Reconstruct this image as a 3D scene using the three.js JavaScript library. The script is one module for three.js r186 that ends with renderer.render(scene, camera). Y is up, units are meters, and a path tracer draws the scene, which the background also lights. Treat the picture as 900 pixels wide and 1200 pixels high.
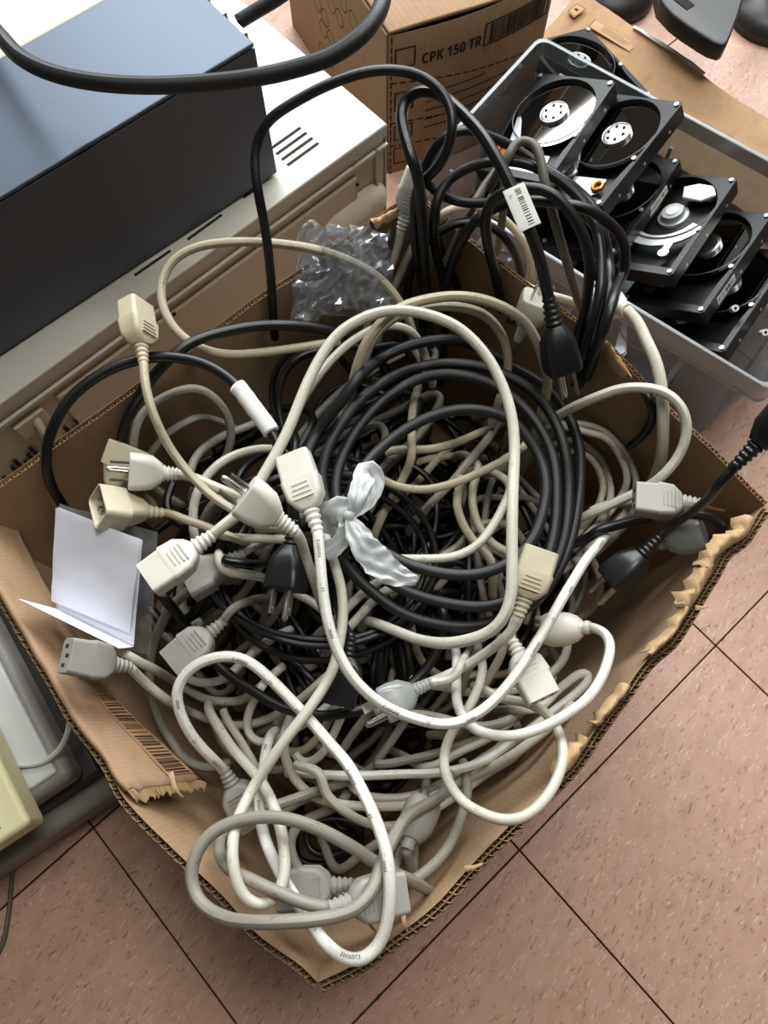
import * as THREE from 'three';
import { mergeGeometries } from 'three/addons/utils/BufferGeometryUtils.js';
import { RoundedBoxGeometry } from 'three/addons/geometries/RoundedBoxGeometry.js';
import { RectAreaLightUniformsLib } from 'three/addons/lights/RectAreaLightUniformsLib.js';
import { ImprovedNoise } from 'three/addons/math/ImprovedNoise.js';

// ---------------------------------------------------------------- camera, light, exposure
const V = (x, y, z) => new THREE.Vector3(x, y, z);
const scene = new THREE.Scene();
const renderer = new THREE.WebGLRenderer({ antialias: true });
renderer.toneMapping = THREE.LinearToneMapping;
renderer.toneMappingExposure = 1.0;
renderer.shadowMap.enabled = true;
const PITCH = 1.2426, EYE = V(0, 0.8454, 0), FOCAL = 600 / Math.tan(THREE.MathUtils.degToRad(33.5));
const camera = new THREE.PerspectiveCamera(67, 900 / 1200, 0.01, 50);
camera.position.copy(EYE);
camera.rotation.set(-PITCH, 0, 0);
camera.updateMatrixWorld();
scene.background = new THREE.Color(0.6, 0.7, 0.85);
RectAreaLightUniformsLib.init();
const WINDOW = { x: 0.15, y: 1.72, z: -2.2, w: 2.6, h: 1.5 };
const daylight = new THREE.RectAreaLight(new THREE.Color(0.93, 0.98, 1.0), 10.5, WINDOW.w, WINDOW.h);
daylight.position.set(WINDOW.x, WINDOW.y, WINDOW.z + 0.03);
daylight.lookAt(WINDOW.x, WINDOW.y, 5);
daylight.name = 'daylight';
scene.add(daylight);
const PANEL = { x: 0.45, y: 2.66, z: -0.75, w: 1.2, d: 0.6 };
const panelLight = new THREE.RectAreaLight(new THREE.Color(1.0, 0.97, 0.92), 14, PANEL.w, PANEL.d);
panelLight.position.set(PANEL.x, PANEL.y, PANEL.z);
panelLight.lookAt(PANEL.x, 0, PANEL.z);
panelLight.name = 'panel_light';
scene.add(panelLight);

// ---------------------------------------------------------------- helpers
function rng(seed) { let a = seed >>> 0; return () => { a = (a + 0x6D2B79F5) >>> 0; let t = Math.imul(a ^ (a >>> 15), 1 | a); t = (t + Math.imul(t ^ (t >>> 7), 61 | t)) ^ t; return ((t ^ (t >>> 14)) >>> 0) / 4294967296; }; }
const noise3 = new ImprovedNoise();
const sp = Math.sin(PITCH), cp = Math.cos(PITCH);
// a point of the place, read off the photograph: direction of the sight line and the height it is at
function sight(px, py) { const a = (px - 450) / FOCAL, b = -(py - 600) / FOCAL; return V(a, -sp + cp * b, -cp - sp * b); }
function at(px, py, y) { const d = sight(px, py); return EYE.clone().addScaledVector(d, (y - EYE.y) / d.y); }
const names = {};
function numbered(n) { const k = names[n] = (names[n] ?? -1) + 1; return k ? `${n}_${String(k).padStart(3, '0')}` : n; }
function tag(o, label, category, group) { o.userData.label = label; o.userData.category = category; if (group) o.userData.group = group; return o; }
function thing(name, label, category, group) { const o = new THREE.Group(); o.name = numbered(name); scene.add(o); return tag(o, label, category, group); }
function part(name, geo, m, parent) { const o = new THREE.Mesh(geo, m); o.name = name; o.castShadow = o.receiveShadow = true; parent.add(o); return o; }
function structure(name, geo, m) { const o = part(name, geo, m, scene); o.userData.kind = 'structure'; return o; }
function box(w, h, d, x = 0, y = 0, z = 0) { const g = new THREE.BoxGeometry(w, h, d); g.translate(x, y, z); return g; }
function rbox(w, h, d, r, x = 0, y = 0, z = 0, s = 2) { const g = new RoundedBoxGeometry(w, h, d, s, r); g.translate(x, y, z); return g; }
function cyl(r1, r2, h, n = 20) { return new THREE.CylinderGeometry(r1, r2, h, n); }
function frameOf(p, x, y, z) { const m = new THREE.Matrix4().makeBasis(x, y, z); m.setPosition(p); return m; }
function place(o, m) { m.decompose(o.position, o.quaternion, o.scale); return o; }
function merged(list) { return mergeGeometries(list.map(g => { const h = g.index ? g.toNonIndexed() : g; for (const k of Object.keys(h.attributes)) if (!['position', 'normal', 'uv'].includes(k)) h.deleteAttribute(k); return h; })); }
function geoFrom(pos, idx, uv) { const g = new THREE.BufferGeometry(); g.setAttribute('position', new THREE.Float32BufferAttribute(pos, 3)); if (uv) g.setAttribute('uv', new THREE.Float32BufferAttribute(uv, 2)); g.setIndex(idx); g.computeVertexNormals(); return g; }
// a body lofted through rounded rectangles along z: sections [z, half width, half height, corner radius, x offset, y offset]
function loft(sections, n = 6, capA = true, capB = true) {
  const pos = [], idx = [], uv = []; const ring = 4 * n;
  for (const [z, hw, hh, r0, ox = 0, oy = 0] of sections) {
    const r = Math.min(r0, hw, hh);
    for (let q = 0; q < 4; q++) for (let k = 0; k < n; k++) {
      const a = (q + k / (n - 1)) * Math.PI / 2, cx = (q === 0 || q === 3 ? 1 : -1) * (hw - r), cy = (q < 2 ? 1 : -1) * (hh - r);
      pos.push(ox + cx + r * Math.cos(a), oy + cy + r * Math.sin(a), z); uv.push(Math.atan2(cy + r * Math.sin(a), cx + r * Math.cos(a)) * 0.02, z);
    }
  }
  for (let s = 0; s + 1 < sections.length; s++) for (let k = 0; k < ring; k++) { const a = s * ring + k, b = s * ring + (k + 1) % ring; idx.push(a, b, b + ring, a, b + ring, a + ring); }
  const cap = (s, flip) => { const c = pos.length / 3, [z, , , , ox = 0, oy = 0] = sections[s]; pos.push(ox, oy, z); uv.push(0, z);
    for (let k = 0; k < ring; k++) { const i = pos.length / 3; pos.push(...pos.slice((s * ring + k) * 3, (s * ring + k) * 3 + 3)); uv.push(0, z); }
    for (let k = 0; k < ring; k++) { const a = c + 1 + k, b = c + 1 + (k + 1) % ring; flip ? idx.push(c, b, a) : idx.push(c, a, b); } };
  if (capA) cap(0, true); if (capB) cap(sections.length - 1, false);
  return geoFrom(pos, idx, uv);
}
// a sheet through a grid of points, rows of equal length, with thickness
function sheet(rows, thick = 0.0006, uvS = 1) {
  const nr = rows.length, nc = rows[0].length, pos = [], idx = [], uv = [];
  const nrm = (i, j) => { const a = rows[Math.min(i + 1, nr - 1)][j].clone().sub(rows[Math.max(i - 1, 0)][j]), b = rows[i][Math.min(j + 1, nc - 1)].clone().sub(rows[i][Math.max(j - 1, 0)]); return a.cross(b).normalize(); };
  for (let f = 0; f < 2; f++) for (let i = 0; i < nr; i++) for (let j = 0; j < nc; j++) { const p = rows[i][j].clone().addScaledVector(nrm(i, j), (f ? -1 : 1) * thick / 2); pos.push(p.x, p.y, p.z); uv.push(uvS * j / (nc - 1), uvS * (1 - i / (nr - 1))); }
  const o = nr * nc;
  for (let i = 0; i + 1 < nr; i++) for (let j = 0; j + 1 < nc; j++) { const a = i * nc + j, b = a + 1, c = a + nc, d = c + 1; idx.push(a, c, b, b, c, d, o + a, o + b, o + c, o + b, o + d, o + c); }
  const edge = (a, b) => idx.push(a, b, o + a, b, o + b, o + a);
  for (let j = 0; j + 1 < nc; j++) { edge(j, j + 1); edge((nr - 1) * nc + j + 1, (nr - 1) * nc + j); }
  for (let i = 0; i + 1 < nr; i++) { edge((i + 1) * nc, i * nc); edge(i * nc + nc - 1, (i + 1) * nc + nc - 1); }
  return geoFrom(pos, idx, uv);
}
function bilinear(a, b, c, d, nr, nc, f) { // a b top row, c d bottom row
  const rows = []; for (let i = 0; i < nr; i++) { const r = []; for (let j = 0; j < nc; j++) { const u = j / (nc - 1), v = i / (nr - 1); const p = a.clone().lerp(b, u).lerp(c.clone().lerp(d, u), v); if (f) f(p, u, v); r.push(p); } rows.push(r); } return rows;
}
function tube(pts, r, seg = 10, squash = 1) {
  const n = pts.length, pos = [], idx = [], uv = [], T = [];
  for (let i = 0; i < n; i++) T.push(pts[Math.min(i + 1, n - 1)].clone().sub(pts[Math.max(i - 1, 0)]).normalize());
  let N = Math.abs(T[0].y) < 0.9 ? V(0, 1, 0) : V(1, 0, 0); N.addScaledVector(T[0], -N.dot(T[0])).normalize();
  let len = 0;
  for (let i = 0; i < n; i++) {
    if (i) { len += pts[i].distanceTo(pts[i - 1]); N.addScaledVector(T[i], -N.dot(T[i])).normalize(); }
    const B = T[i].clone().cross(N), ri = typeof r === 'function' ? r(i / (n - 1), len) : r;
    for (let k = 0; k <= seg; k++) { const a = k / seg * 2 * Math.PI, p = pts[i].clone().addScaledVector(N, Math.cos(a) * ri * squash).addScaledVector(B, Math.sin(a) * ri); pos.push(p.x, p.y, p.z); uv.push(len / 0.12, k / seg); }
  }
  const w = seg + 1;
  for (let i = 0; i + 1 < n; i++) for (let k = 0; k < seg; k++) { const a = i * w + k; idx.push(a, a + 1, a + w, a + 1, a + w + 1, a + w); }
  for (const [s, f] of [[0, 1], [n - 1, 0]]) { const c = pos.length / 3; pos.push(pts[s].x, pts[s].y, pts[s].z); uv.push(0, 0); for (let k = 0; k < seg; k++) f ? idx.push(c, s * w + k + 1, s * w + k) : idx.push(c, s * w + k, s * w + k + 1); }
  return geoFrom(pos, idx, uv);
}
function spline(pts, step) { const c = new THREE.CatmullRomCurve3(pts, false, 'centripetal'); return c.getSpacedPoints(Math.max(4, Math.round(c.getLength() / step))); }

// ---------------------------------------------------------------- textures and materials
function canvasTex(w, h, draw, srgb = true) { const c = document.createElement('canvas'); c.width = w; c.height = h; draw(c.getContext('2d'), w, h); const t = new THREE.CanvasTexture(c); if (srgb) t.colorSpace = THREE.SRGBColorSpace; t.wrapS = t.wrapT = THREE.RepeatWrapping; t.magFilter = THREE.LinearFilter; return t; }
function dataTex(n, f, srgb = true) { const d = new Uint8Array(n * n * 4); for (let y = 0; y < n; y++) for (let x = 0; x < n; x++) { const v = f(x / n, y / n, x, y); const k = (y * n + x) * 4; d[k] = v[0]; d[k + 1] = v[1]; d[k + 2] = v[2]; d[k + 3] = 255; } const t = new THREE.DataTexture(d, n, n); if (srgb) t.colorSpace = THREE.SRGBColorSpace; t.wrapS = t.wrapT = THREE.RepeatWrapping; t.magFilter = THREE.LinearFilter; t.minFilter = THREE.LinearMipmapLinearFilter; t.generateMipmaps = true; t.needsUpdate = true; return t; }
function tileNoise(u, v, f, s = 0) { // noise that repeats with period 1 in u and v
  const a = u * 2 * Math.PI, b = v * 2 * Math.PI, R = f / (2 * Math.PI); return noise3.noise(Math.cos(a) * R + s, Math.sin(a) * R + 7.3 * Math.cos(b) * R / 4 + s * 2, Math.sin(b) * R + s * 3); }
const clamp = THREE.MathUtils.clamp;
const floorTex = canvasTex(1024, 1024, (g, w, h) => {
  const R = rng(5); g.fillStyle = '#bc9884'; g.fillRect(0, 0, w, h);
  for (let i = 0; i < 1500; i++) { const x = R() * w, y = R() * h, s = 10 + R() * 40; g.fillStyle = R() < 0.5 ? 'rgba(150,118,104,0.10)' : 'rgba(190,162,148,0.10)'; g.beginPath(); g.ellipse(x, y, s, s * 0.5, 0.2, 0, 7); g.fill(); }
  const cols = ['rgba(214,190,172,0.55)', 'rgba(206,180,164,0.5)', 'rgba(120,86,72,0.5)', 'rgba(98,70,60,0.5)', 'rgba(222,202,186,0.55)', 'rgba(142,104,90,0.5)', 'rgba(178,148,134,0.5)'];
  for (let i = 0; i < 2300; i++) { const x = R() * w, y = R() * h, l = 6 + R() * R() * 38, t = 1.5 + R() * 4.5, a = 0.12 + (R() - 0.5) * 0.8; g.fillStyle = cols[Math.floor(R() * cols.length)]; g.save(); g.translate(x, y); g.rotate(a); g.beginPath(); g.ellipse(0, 0, l / 2, t / 2, 0, 0, 7); g.fill(); g.restore(); }
  for (let i = 0; i < 60; i++) { g.fillStyle = 'rgba(60,44,38,0.7)'; g.beginPath(); g.arc(R() * w, R() * h, 1 + R() * 1.5, 0, 7); g.fill(); }
});
const boardTex = (base, seed) => canvasTex(512, 512, (g, w, h) => {
  const R = rng(seed); g.fillStyle = base; g.fillRect(0, 0, w, h);
  for (let x = 0; x < w; x += 16) { g.fillStyle = `rgba(90,62,34,${0.05 + R() * 0.05})`; g.fillRect(x + R() * 2, 0, 5, h); }
  for (let i = 0; i < 2600; i++) { const x = R() * w, y = R() * h; g.strokeStyle = R() < 0.5 ? 'rgba(96,68,40,0.16)' : 'rgba(232,206,164,0.16)'; g.lineWidth = 0.8; g.beginPath(); g.moveTo(x, y); g.lineTo(x + (R() - 0.5) * 22, y + (R() - 0.5) * 22); g.stroke(); }
  for (let i = 0; i < 40; i++) { g.fillStyle = `rgba(110,78,46,${0.04 + R() * 0.06})`; g.beginPath(); g.ellipse(R() * w, R() * h, 10 + R() * 50, 6 + R() * 20, R() * 3, 0, 7); g.fill(); }
});
const jacketTex = (c, dark, amount, seed) => dataTex(256, (u, v) => {
  let d = 0; const n1 = tileNoise(u, v * 0.25, 22, seed), n2 = tileNoise(u, v * 0.25, 70, seed + 4), n3 = tileNoise(u, v, 5, seed + 9);
  d = clamp((n1 * 0.55 + n2 * 0.55 - 0.30 + n3 * 0.4) * 1.5, 0, 1) * amount; const s = 1 + n3 * 0.05;
  return [0, 1, 2].map(k => clamp((c[k] * (1 - d) + dark[k] * d) * s, 0, 255)); });
const grain = dataTex(256, (u, v) => { const n = 128 + 60 * tileNoise(u, v, 40) + 50 * tileNoise(u, v, 90, 3); return [n, n, n]; }, false);
const mat = (o) => new THREE.MeshStandardMaterial(o);
const phys = (o) => new THREE.MeshPhysicalMaterial(o);
const M = {
  tile: mat({ map: floorTex, roughness: 0.42, bumpMap: grain, bumpScale: 0.0001 }),
  joint: mat({ color: '#2a1d18', roughness: 0.9 }),
  wall: mat({ color: '#57544f', roughness: 0.9 }),
  ceiling: mat({ color: '#7d7b76', roughness: 0.95 }),
  board: mat({ map: boardTex('#a18467', 3), roughness: 0.88, side: THREE.DoubleSide }),
  boardCore: mat({ map: boardTex('#b99b74', 9), roughness: 0.95, side: THREE.DoubleSide }),
  boardPale: mat({ map: boardTex('#b4936f', 21), roughness: 0.85 }),
  ink: mat({ color: '#33241a', roughness: 0.85 }),
  white: mat({ map: jacketTex([192, 188, 174], [78, 68, 54], 0.85, 1), roughness: 0.48 }),
  whiteClean: mat({ map: jacketTex([212, 210, 202], [104, 96, 82], 0.6, 5), roughness: 0.45 }),
  whitePrinted: mat({ map: canvasTex(1024, 192, (g, w, h) => { const R = rng(31); g.fillStyle = 'rgb(212,210,202)'; g.fillRect(0, 0, w, h); for (let i = 0; i < 500; i++) { g.fillStyle = `rgba(104,96,82,${0.08 + R() * 0.2})`; g.beginPath(); g.ellipse(R() * w, R() * h, 1 + R() * 8, 0.8 + R() * 3, 0, 0, 7); g.fill(); } g.fillStyle = 'rgba(40,38,36,0.85)'; g.font = 'bold 26px sans-serif'; for (const y of [9, h + 9]) { g.fillText('E70WWE', 60, y); g.fillText('LL', 330, y); g.fillText('3080', 560, y); } }), roughness: 0.45 }),
  beige: mat({ map: jacketTex([170, 161, 139], [76, 64, 48], 0.8, 2), roughness: 0.5 }),
  grey: mat({ map: jacketTex([134, 129, 118], [58, 50, 42], 0.8, 3), roughness: 0.5 }),
  darkGrey: mat({ map: jacketTex([92, 88, 80], [50, 46, 40], 0.6, 4), roughness: 0.5 }),
  black: mat({ map: jacketTex([15, 15, 17], [44, 42, 40], 0.35, 6), roughness: 0.4 }),
  blackMatte: mat({ map: jacketTex([23, 24, 27], [54, 52, 50], 0.4, 7), roughness: 0.52 }),
  plugWhite: mat({ color: '#cfccc1', roughness: 0.42 }),
  plugBeige: mat({ color: '#bdb49c', roughness: 0.45 }),
  plugGrey: mat({ color: '#94918a', roughness: 0.45 }),
  plugBlack: mat({ color: '#151517', roughness: 0.36 }),
  plugClear: phys({ color: '#cfd2d0', roughness: 0.25, transmission: 0.7, thickness: 0 }),
  slot: mat({ color: '#1b1815', roughness: 0.9 }),
  nickel: mat({ color: '#c9c7c0', roughness: 0.26, metalness: 1 }),
  brass: mat({ color: '#9c8052', roughness: 0.3, metalness: 1 }),
  tape: mat({ color: '#e6e6e3', roughness: 0.55 }),
  paper: mat({ color: '#e4e6f0', roughness: 0.8, side: THREE.DoubleSide }),
  film: phys({ color: '#f4f6f8', roughness: 0.12, transmission: 0.93, thickness: 0, ior: 1.5, side: THREE.DoubleSide, specularIntensity: 1 }),
  crinkle: phys({ color: '#f2f4f6', roughness: 0.06, transmission: 0.95, thickness: 0, ior: 1.5, side: THREE.DoubleSide, flatShading: true }),
  tie: phys({ color: '#dde1e1', roughness: 0.35, transmission: 0.45, thickness: 0, side: THREE.DoubleSide }),
  tub: phys({ color: '#9c9fa1', roughness: 0.2, transmission: 0.88, thickness: 0, side: THREE.DoubleSide }),
  tubRim: phys({ color: '#b3b9be', roughness: 0.3, transmission: 0.55, thickness: 0, side: THREE.DoubleSide }),
  casePaint: mat({ color: '#b0aea5', roughness: 0.38 }),
  caseRear: mat({ color: '#b7b0a0', roughness: 0.45 }),
  slate: mat({ color: '#545c68', metalness: 0.7, roughness: 0.5, bumpMap: grain, bumpScale: 0.00012 }),
  cream: mat({ color: '#cbc9b4', roughness: 0.45 }),
  yellowed: mat({ color: '#ddd7ac', roughness: 0.5 }),
  lightPlastic: mat({ color: '#ccd0cf', roughness: 0.42 }),
  midPlastic: mat({ color: '#8b8882', roughness: 0.45 }),
  darkPlastic: mat({ color: '#2c2b2a', roughness: 0.5 }),
  blackPlastic: mat({ color: '#1e1d1c', roughness: 0.45 }),
  cast: mat({ color: '#0f0f11', roughness: 0.4 }),
  castEdge: mat({ color: '#5a5a60', roughness: 0.35, metalness: 0.7 }),
  platter: mat({ color: '#96918c', roughness: 0.04, metalness: 1 }),
  steel: mat({ color: '#b9bbbd', roughness: 0.3, metalness: 1 }),
  alum: mat({ color: '#c9cccd', roughness: 0.42, metalness: 0.8 }),
  copper: mat({ color: '#c9853a', roughness: 0.35, metalness: 0.9 }),
  orange: mat({ color: '#d97a2e', roughness: 0.5 }),
  label: mat({ color: '#dcdcd8', roughness: 0.7 }),
  zinc: mat({ color: '#9fb3b0', roughness: 0.3, metalness: 0.9 }),
};

// ---------------------------------------------------------------- the room
{
  const T = 0.305, yaw = 0.7371, ox = -0.2947, oz = 0.0504, U = V(Math.cos(yaw), 0, -Math.sin(yaw)), W = V(Math.sin(yaw), 0, Math.cos(yaw));
  const floor = structure('floor', box(5.2, 0.1, 5.2, 0.1, -0.0535, 0.2), M.joint);
  const R = rng(77), variants = [];
  for (let k = 0; k < 8; k++) {
    const g = rbox(T - 0.0017, 0.003, T - 0.0017, 0.0006, 0, -0.0015, 0, 1), p = g.attributes.position, uv = g.attributes.uv, a = R(), b = R();
    for (let i = 0; i < p.count; i++) uv.setXY(i, p.getX(i) / 0.305 + a, p.getZ(i) / 0.305 + b); variants.push(g);
  }
  for (let i = -7; i <= 9; i++) for (let j = -8; j <= 7; j++) {
    const c = V(ox, 0, oz).addScaledVector(U, (i + 0.5) * T).addScaledVector(W, (j + 0.5) * T);
    if (Math.abs(c.x - 0.1) > 2.35 || Math.abs(c.z - 0.1) > 2.1) continue;
    const t = part('floor_tile', variants[Math.floor(R() * 8)], M.tile, floor);
    place(t, frameOf(V(c.x, (R() - 0.5) * 0.0002, c.z), U, V(0, 1, 0), W));
  }
  structure('ceiling', box(5.2, 0.1, 5.2, 0.1, 2.75, 0.2), M.ceiling);
  structure('wall_left', box(0.1, 2.7, 5.2, -2.45, 1.35, 0.2), M.wall);
  structure('wall_right', box(0.1, 2.7, 5.2, 2.65, 1.35, 0.2), M.wall);
  structure('wall_near', box(5.2, 2.7, 0.1, 0.1, 1.35, 2.75), M.wall);
  { const o = thing('ceiling_light', 'flat fluorescent ceiling panel above the floor', 'ceiling light'); o.position.set(PANEL.x, PANEL.y + 0.02, PANEL.z);
    part('frame', box(PANEL.w + 0.06, 0.05, PANEL.d + 0.06, 0, 0.012, 0), M.casePaint, o); part('diffuser', box(PANEL.w, 0.006, PANEL.d, 0, -0.0145, 0), mat({ color: '#f2f0ea', roughness: 0.8, emissive: new THREE.Color(1, 0.97, 0.92), emissiveIntensity: 2 }), o); }
  const { x, y, z, w, h } = WINDOW, zz = z - 0.05;
  structure('wall_far', merged([box(5.2, y - h / 2, 0.1, 0.1, (y - h / 2) / 2, zz), box(5.2, 2.7 - y - h / 2, 0.1, 0.1, (2.7 + y + h / 2) / 2, zz),
    box(x - w / 2 + 2.5, h, 0.1, (x - w / 2 - 2.5) / 2, y, zz), box(2.7 - x - w / 2, h, 0.1, (2.7 + x + w / 2) / 2, y, zz)]), M.wall);
  const win = structure('window_1', merged([box(w, 0.05, 0.06, x, y - h / 2 + 0.025, zz - 0.02), box(w, 0.05, 0.06, x, y + h / 2 - 0.025, zz - 0.02), box(0.05, h, 0.06, x - w / 2 + 0.025, y, zz - 0.02), box(0.05, h, 0.06, x + w / 2 - 0.025, y, zz - 0.02), box(0.04, h, 0.06, x, y, zz - 0.02)]), M.casePaint);
  part('window_blind', box(w - 0.08, h - 0.08, 0.004, x, y, zz + 0.01), mat({ color: '#e8ecee', roughness: 0.9, emissive: new THREE.Color(0.93, 0.98, 1.0), emissiveIntensity: 1.2 }), win);
}

// ---------------------------------------------------------------- the equipment around the box
const UP = V(0, 1, 0);
{ // white computer case lying behind the box; local x runs along its rear edge to the right, z towards the viewer
  const o = thing('computer_case', 'white metal computer case lying flat behind the cardboard box, slotted top', 'computer');
  const corner = at(452, 145, 0.2), far = at(0, 472, 0.2), ex = corner.clone().sub(far).setY(0).normalize(), ez = ex.clone().cross(UP);
  const Lc = 0.62, D = 0.42, H = 0.2;
  place(o, frameOf(V(corner.x, 0, corner.z), ex, UP, ez));
  part('body', rbox(Lc, H - 0.012, D, 0.004, -Lc / 2, (H - 0.012) / 2 + 0.012, -D / 2 - 0.001), M.caseRear, o);
  part('top_cover', merged([rbox(Lc + 0.002, 0.0025, D + 0.002, 0.0012, -Lc / 2, H - 0.001, -D / 2), box(Lc + 0.002, 0.014, 0.0015, -Lc / 2, H - 0.008, 0.0006), box(0.0015, H - 0.02, D, 0.0006, H / 2, -D / 2)]), M.casePaint, o);
  part('rear_flange', merged([box(Lc, 0.004, 0.004, -Lc / 2, H - 0.026, 0.002), box(0.003, H - 0.03, 0.004, -0.016, (H - 0.03) / 2 + 0.006, 0.002)]), M.casePaint, o);
  part('rear_panel', rbox(0.40, 0.11, 0.006, 0.003, -0.245, 0.105, 0.001), M.caseRear, o);
  part('bulge', loft([[0, 0.055, 0.03, 0.03], [0.008, 0.05, 0.026, 0.026], [0.014, 0.036, 0.016, 0.016], [0.016, 0.01, 0.006, 0.006]], 8).translate(-0.055, 0.1, 0), M.caseRear, o);
  const local = (px, py, y) => { const p = at(px, py, y).sub(V(corner.x, 0, corner.z)); return V(p.dot(ex), y, p.dot(ez)); };
  const slotOn = (a, b, w) => { const d = b.clone().sub(a), g = box(w, 0.0012, d.length()); const m = part('vent_slot', g, M.slot, o); m.position.copy(a).add(b).multiplyScalar(0.5); m.position.y = H + 0.0001; m.rotation.y = Math.atan2(d.x, d.z); };
  for (let k = 0; k < 4; k++) slotOn(local(337 - 6.5 * k, 194 - 6.5 * k, H), local(373 - 7 * k, 168 - 6 * k, H), 0.003);
  for (const [a, b, c, d] of [[260, 252, 220, 281], [200, 294, 158, 323], [285, 232, 300, 222]]) slotOn(local(a, b, H), local(c, d, H), 0.003);
  const screw = part('screw', new THREE.SphereGeometry(0.0042, 14, 8, 0, 7, 0, 1.3).rotateX(Math.PI / 2), M.steel, o); screw.position.set(-0.045, H - 0.012, -0.0005);
  for (const [x, y] of [[-0.047, 0.150], [-0.30, 0.158]]) part('screw_hole', cyl(0.002, 0.002, 0.002, 10).rotateX(Math.PI / 2), M.slot, o).position.set(x, y, 0.0046);
  const holes = []; for (let i = 0; i < 26; i++) for (let j = 0; j < 10; j++) { const top = 0.112 - 0.012 * ((i * 7) % 3) + 0.014 * Math.sin(i * 0.55) ; const y = 0.052 + j * 0.0068; if (y < top) holes.push(box(0.0042, 0.0042, 0.003, -0.418 - i * 0.0066, y, 0.0018)); }
  part('vent_holes', merged(holes), M.slot, o);
  const inlet = local(42, 480, 0.16);
  part('power_inlet', rbox(0.034, 0.026, 0.006, 0.002, -0.478, 0.148, 0.002), M.caseRear, o);
  o.userData.rear = { corner, ex, ez };
}
const caseRear = scene.getObjectByName('computer_case').userData.rear; delete scene.getObjectByName('computer_case').userData.rear;
{ // dark blue-grey unit on the case
  const o = thing('metal_enclosure', 'dark slate blue metal enclosure sitting on the white computer case', 'equipment');
  const c = at(325, 203, 0.203), f = at(10, 410, 0.203), ex = c.clone().sub(f).setY(0).normalize(), ez = ex.clone().cross(UP), H = 0.15, L = 0.4, D = 0.125;
  place(o, frameOf(V(c.x, 0.203, c.z), ex, UP, ez));
  part('body', rbox(L, H - 0.003, D - 0.004, 0.003, -L / 2, (H - 0.003) / 2, -D / 2), M.slate, o);
  part('top_cover', rbox(L, 0.004, D, 0.0018, -L / 2, H - 0.002, -D / 2, 3), M.slate, o);
  part('front_panel', rbox(L, H - 0.006, 0.003, 0.001, -L / 2, H / 2 - 0.002, -0.0015), M.slate, o);
  for (const [z, w] of [[-0.03, 0.02], [-0.058, 0.016], [-0.085, 0.018]]) { const p = part('port', rbox(0.008, 0.012, w, 0.001, 0.003, H - 0.012, z), M.nickel, o); p.userData.label = 'small bright metal socket'; }
}
{ // cream unit behind it
  const o = thing('cream_equipment', 'cream plastic equipment case with flat bright top behind the dark enclosure', 'equipment');
  const c = at(150, -5, 0.33), f = at(30, 62, 0.33), ex = c.clone().sub(f).setY(0).normalize(), ez = ex.clone().cross(UP);
  place(o, frameOf(V(c.x, 0.2025, c.z), ex, UP, ez));
  part('body', rbox(0.34, 0.128, 0.24, 0.006, -0.17 + 0.02, 0.064, -0.127, 3), M.cream, o);
  part('corner_post', loft([[0, 0.02, 0.02, 0.02], [0.05, 0.017, 0.017, 0.017], [0.062, 0.009, 0.009, 0.009]], 8).rotateX(-Math.PI / 2).translate(-0.225, 0.126, -0.05), M.yellowed, o);
}
{ // grey device with white lid at lower left, cream case in front of it
  const o = thing('flat_device', 'grey plastic device with pale inset lid beside the left of the box', 'device');
  const a = at(0, 745, 0.115), b = at(84, 905, 0.115), ez = b.clone().sub(a).setY(0).normalize(), ex = UP.clone().cross(ez); // ex points away from box (screen left-down)?
  const c = at(87, 911, 0.115);
  const sx = ex.dot(V(-1, 0, 1)) > 0 ? 1 : -1;
  place(o, frameOf(V(c.x, 0, c.z), ex, UP, ez));
  const L = 0.22, W = 0.26;
  part('base', rbox(W + 0.03, 0.055, L + 0.02, 0.008, sx * (W / 2 - 0.018), 0.0285, -L / 2 + 0.012, 3), M.midPlastic, o);
  part('plinth', rbox(W + 0.008, 0.03, L, 0.004, sx * (W / 2 - 0.008), 0.066, -L / 2 + 0.002, 2), M.darkPlastic, o);
  part('side_rail', rbox(0.004, 0.012, L - 0.03, 0.0015, sx * -0.020, 0.060, -L / 2 - 0.01), M.midPlastic, o);
  part('lid_frame', rbox(W, 0.036, L - 0.004, 0.009, sx * W / 2, 0.097, -L / 2, 3), M.midPlastic, o);
  part('lid', rbox(W - 0.02, 0.006, L - 0.024, 0.003, sx * W / 2, 0.1155, -L / 2, 2), M.lightPlastic, o);
}
{
  const o = thing('cream_case', 'yellowed cream plastic case at the lower left corner', 'device');
  const c = at(37, 965, 0.155), a = at(0, 888, 0.155), ez = c.clone().sub(a).setY(0).normalize(), ex = UP.clone().cross(ez), sx = ex.dot(V(-1, 0, 1)) > 0 ? 1 : -1;
  place(o, frameOf(V(c.x, 0.1235, c.z), ex, UP, ez));
  part('body', rbox(0.2, 0.034, 0.24, 0.005, sx * 0.1, 0.017, -0.12, 3), M.yellowed, o);
  const mk = part('printed_square', merged([box(0.016, 0.0003, 0.0006, 0, 0, 0.006), box(0.016, 0.0003, 0.0006, 0, 0, -0.006), box(0.0006, 0.0003, 0.012, 0.008, 0, 0), box(0.0006, 0.0003, 0.012, -0.008, 0, 0)]), M.ink, o); mk.position.set(sx * 0.03, 0.0342, -0.016);
}
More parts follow.
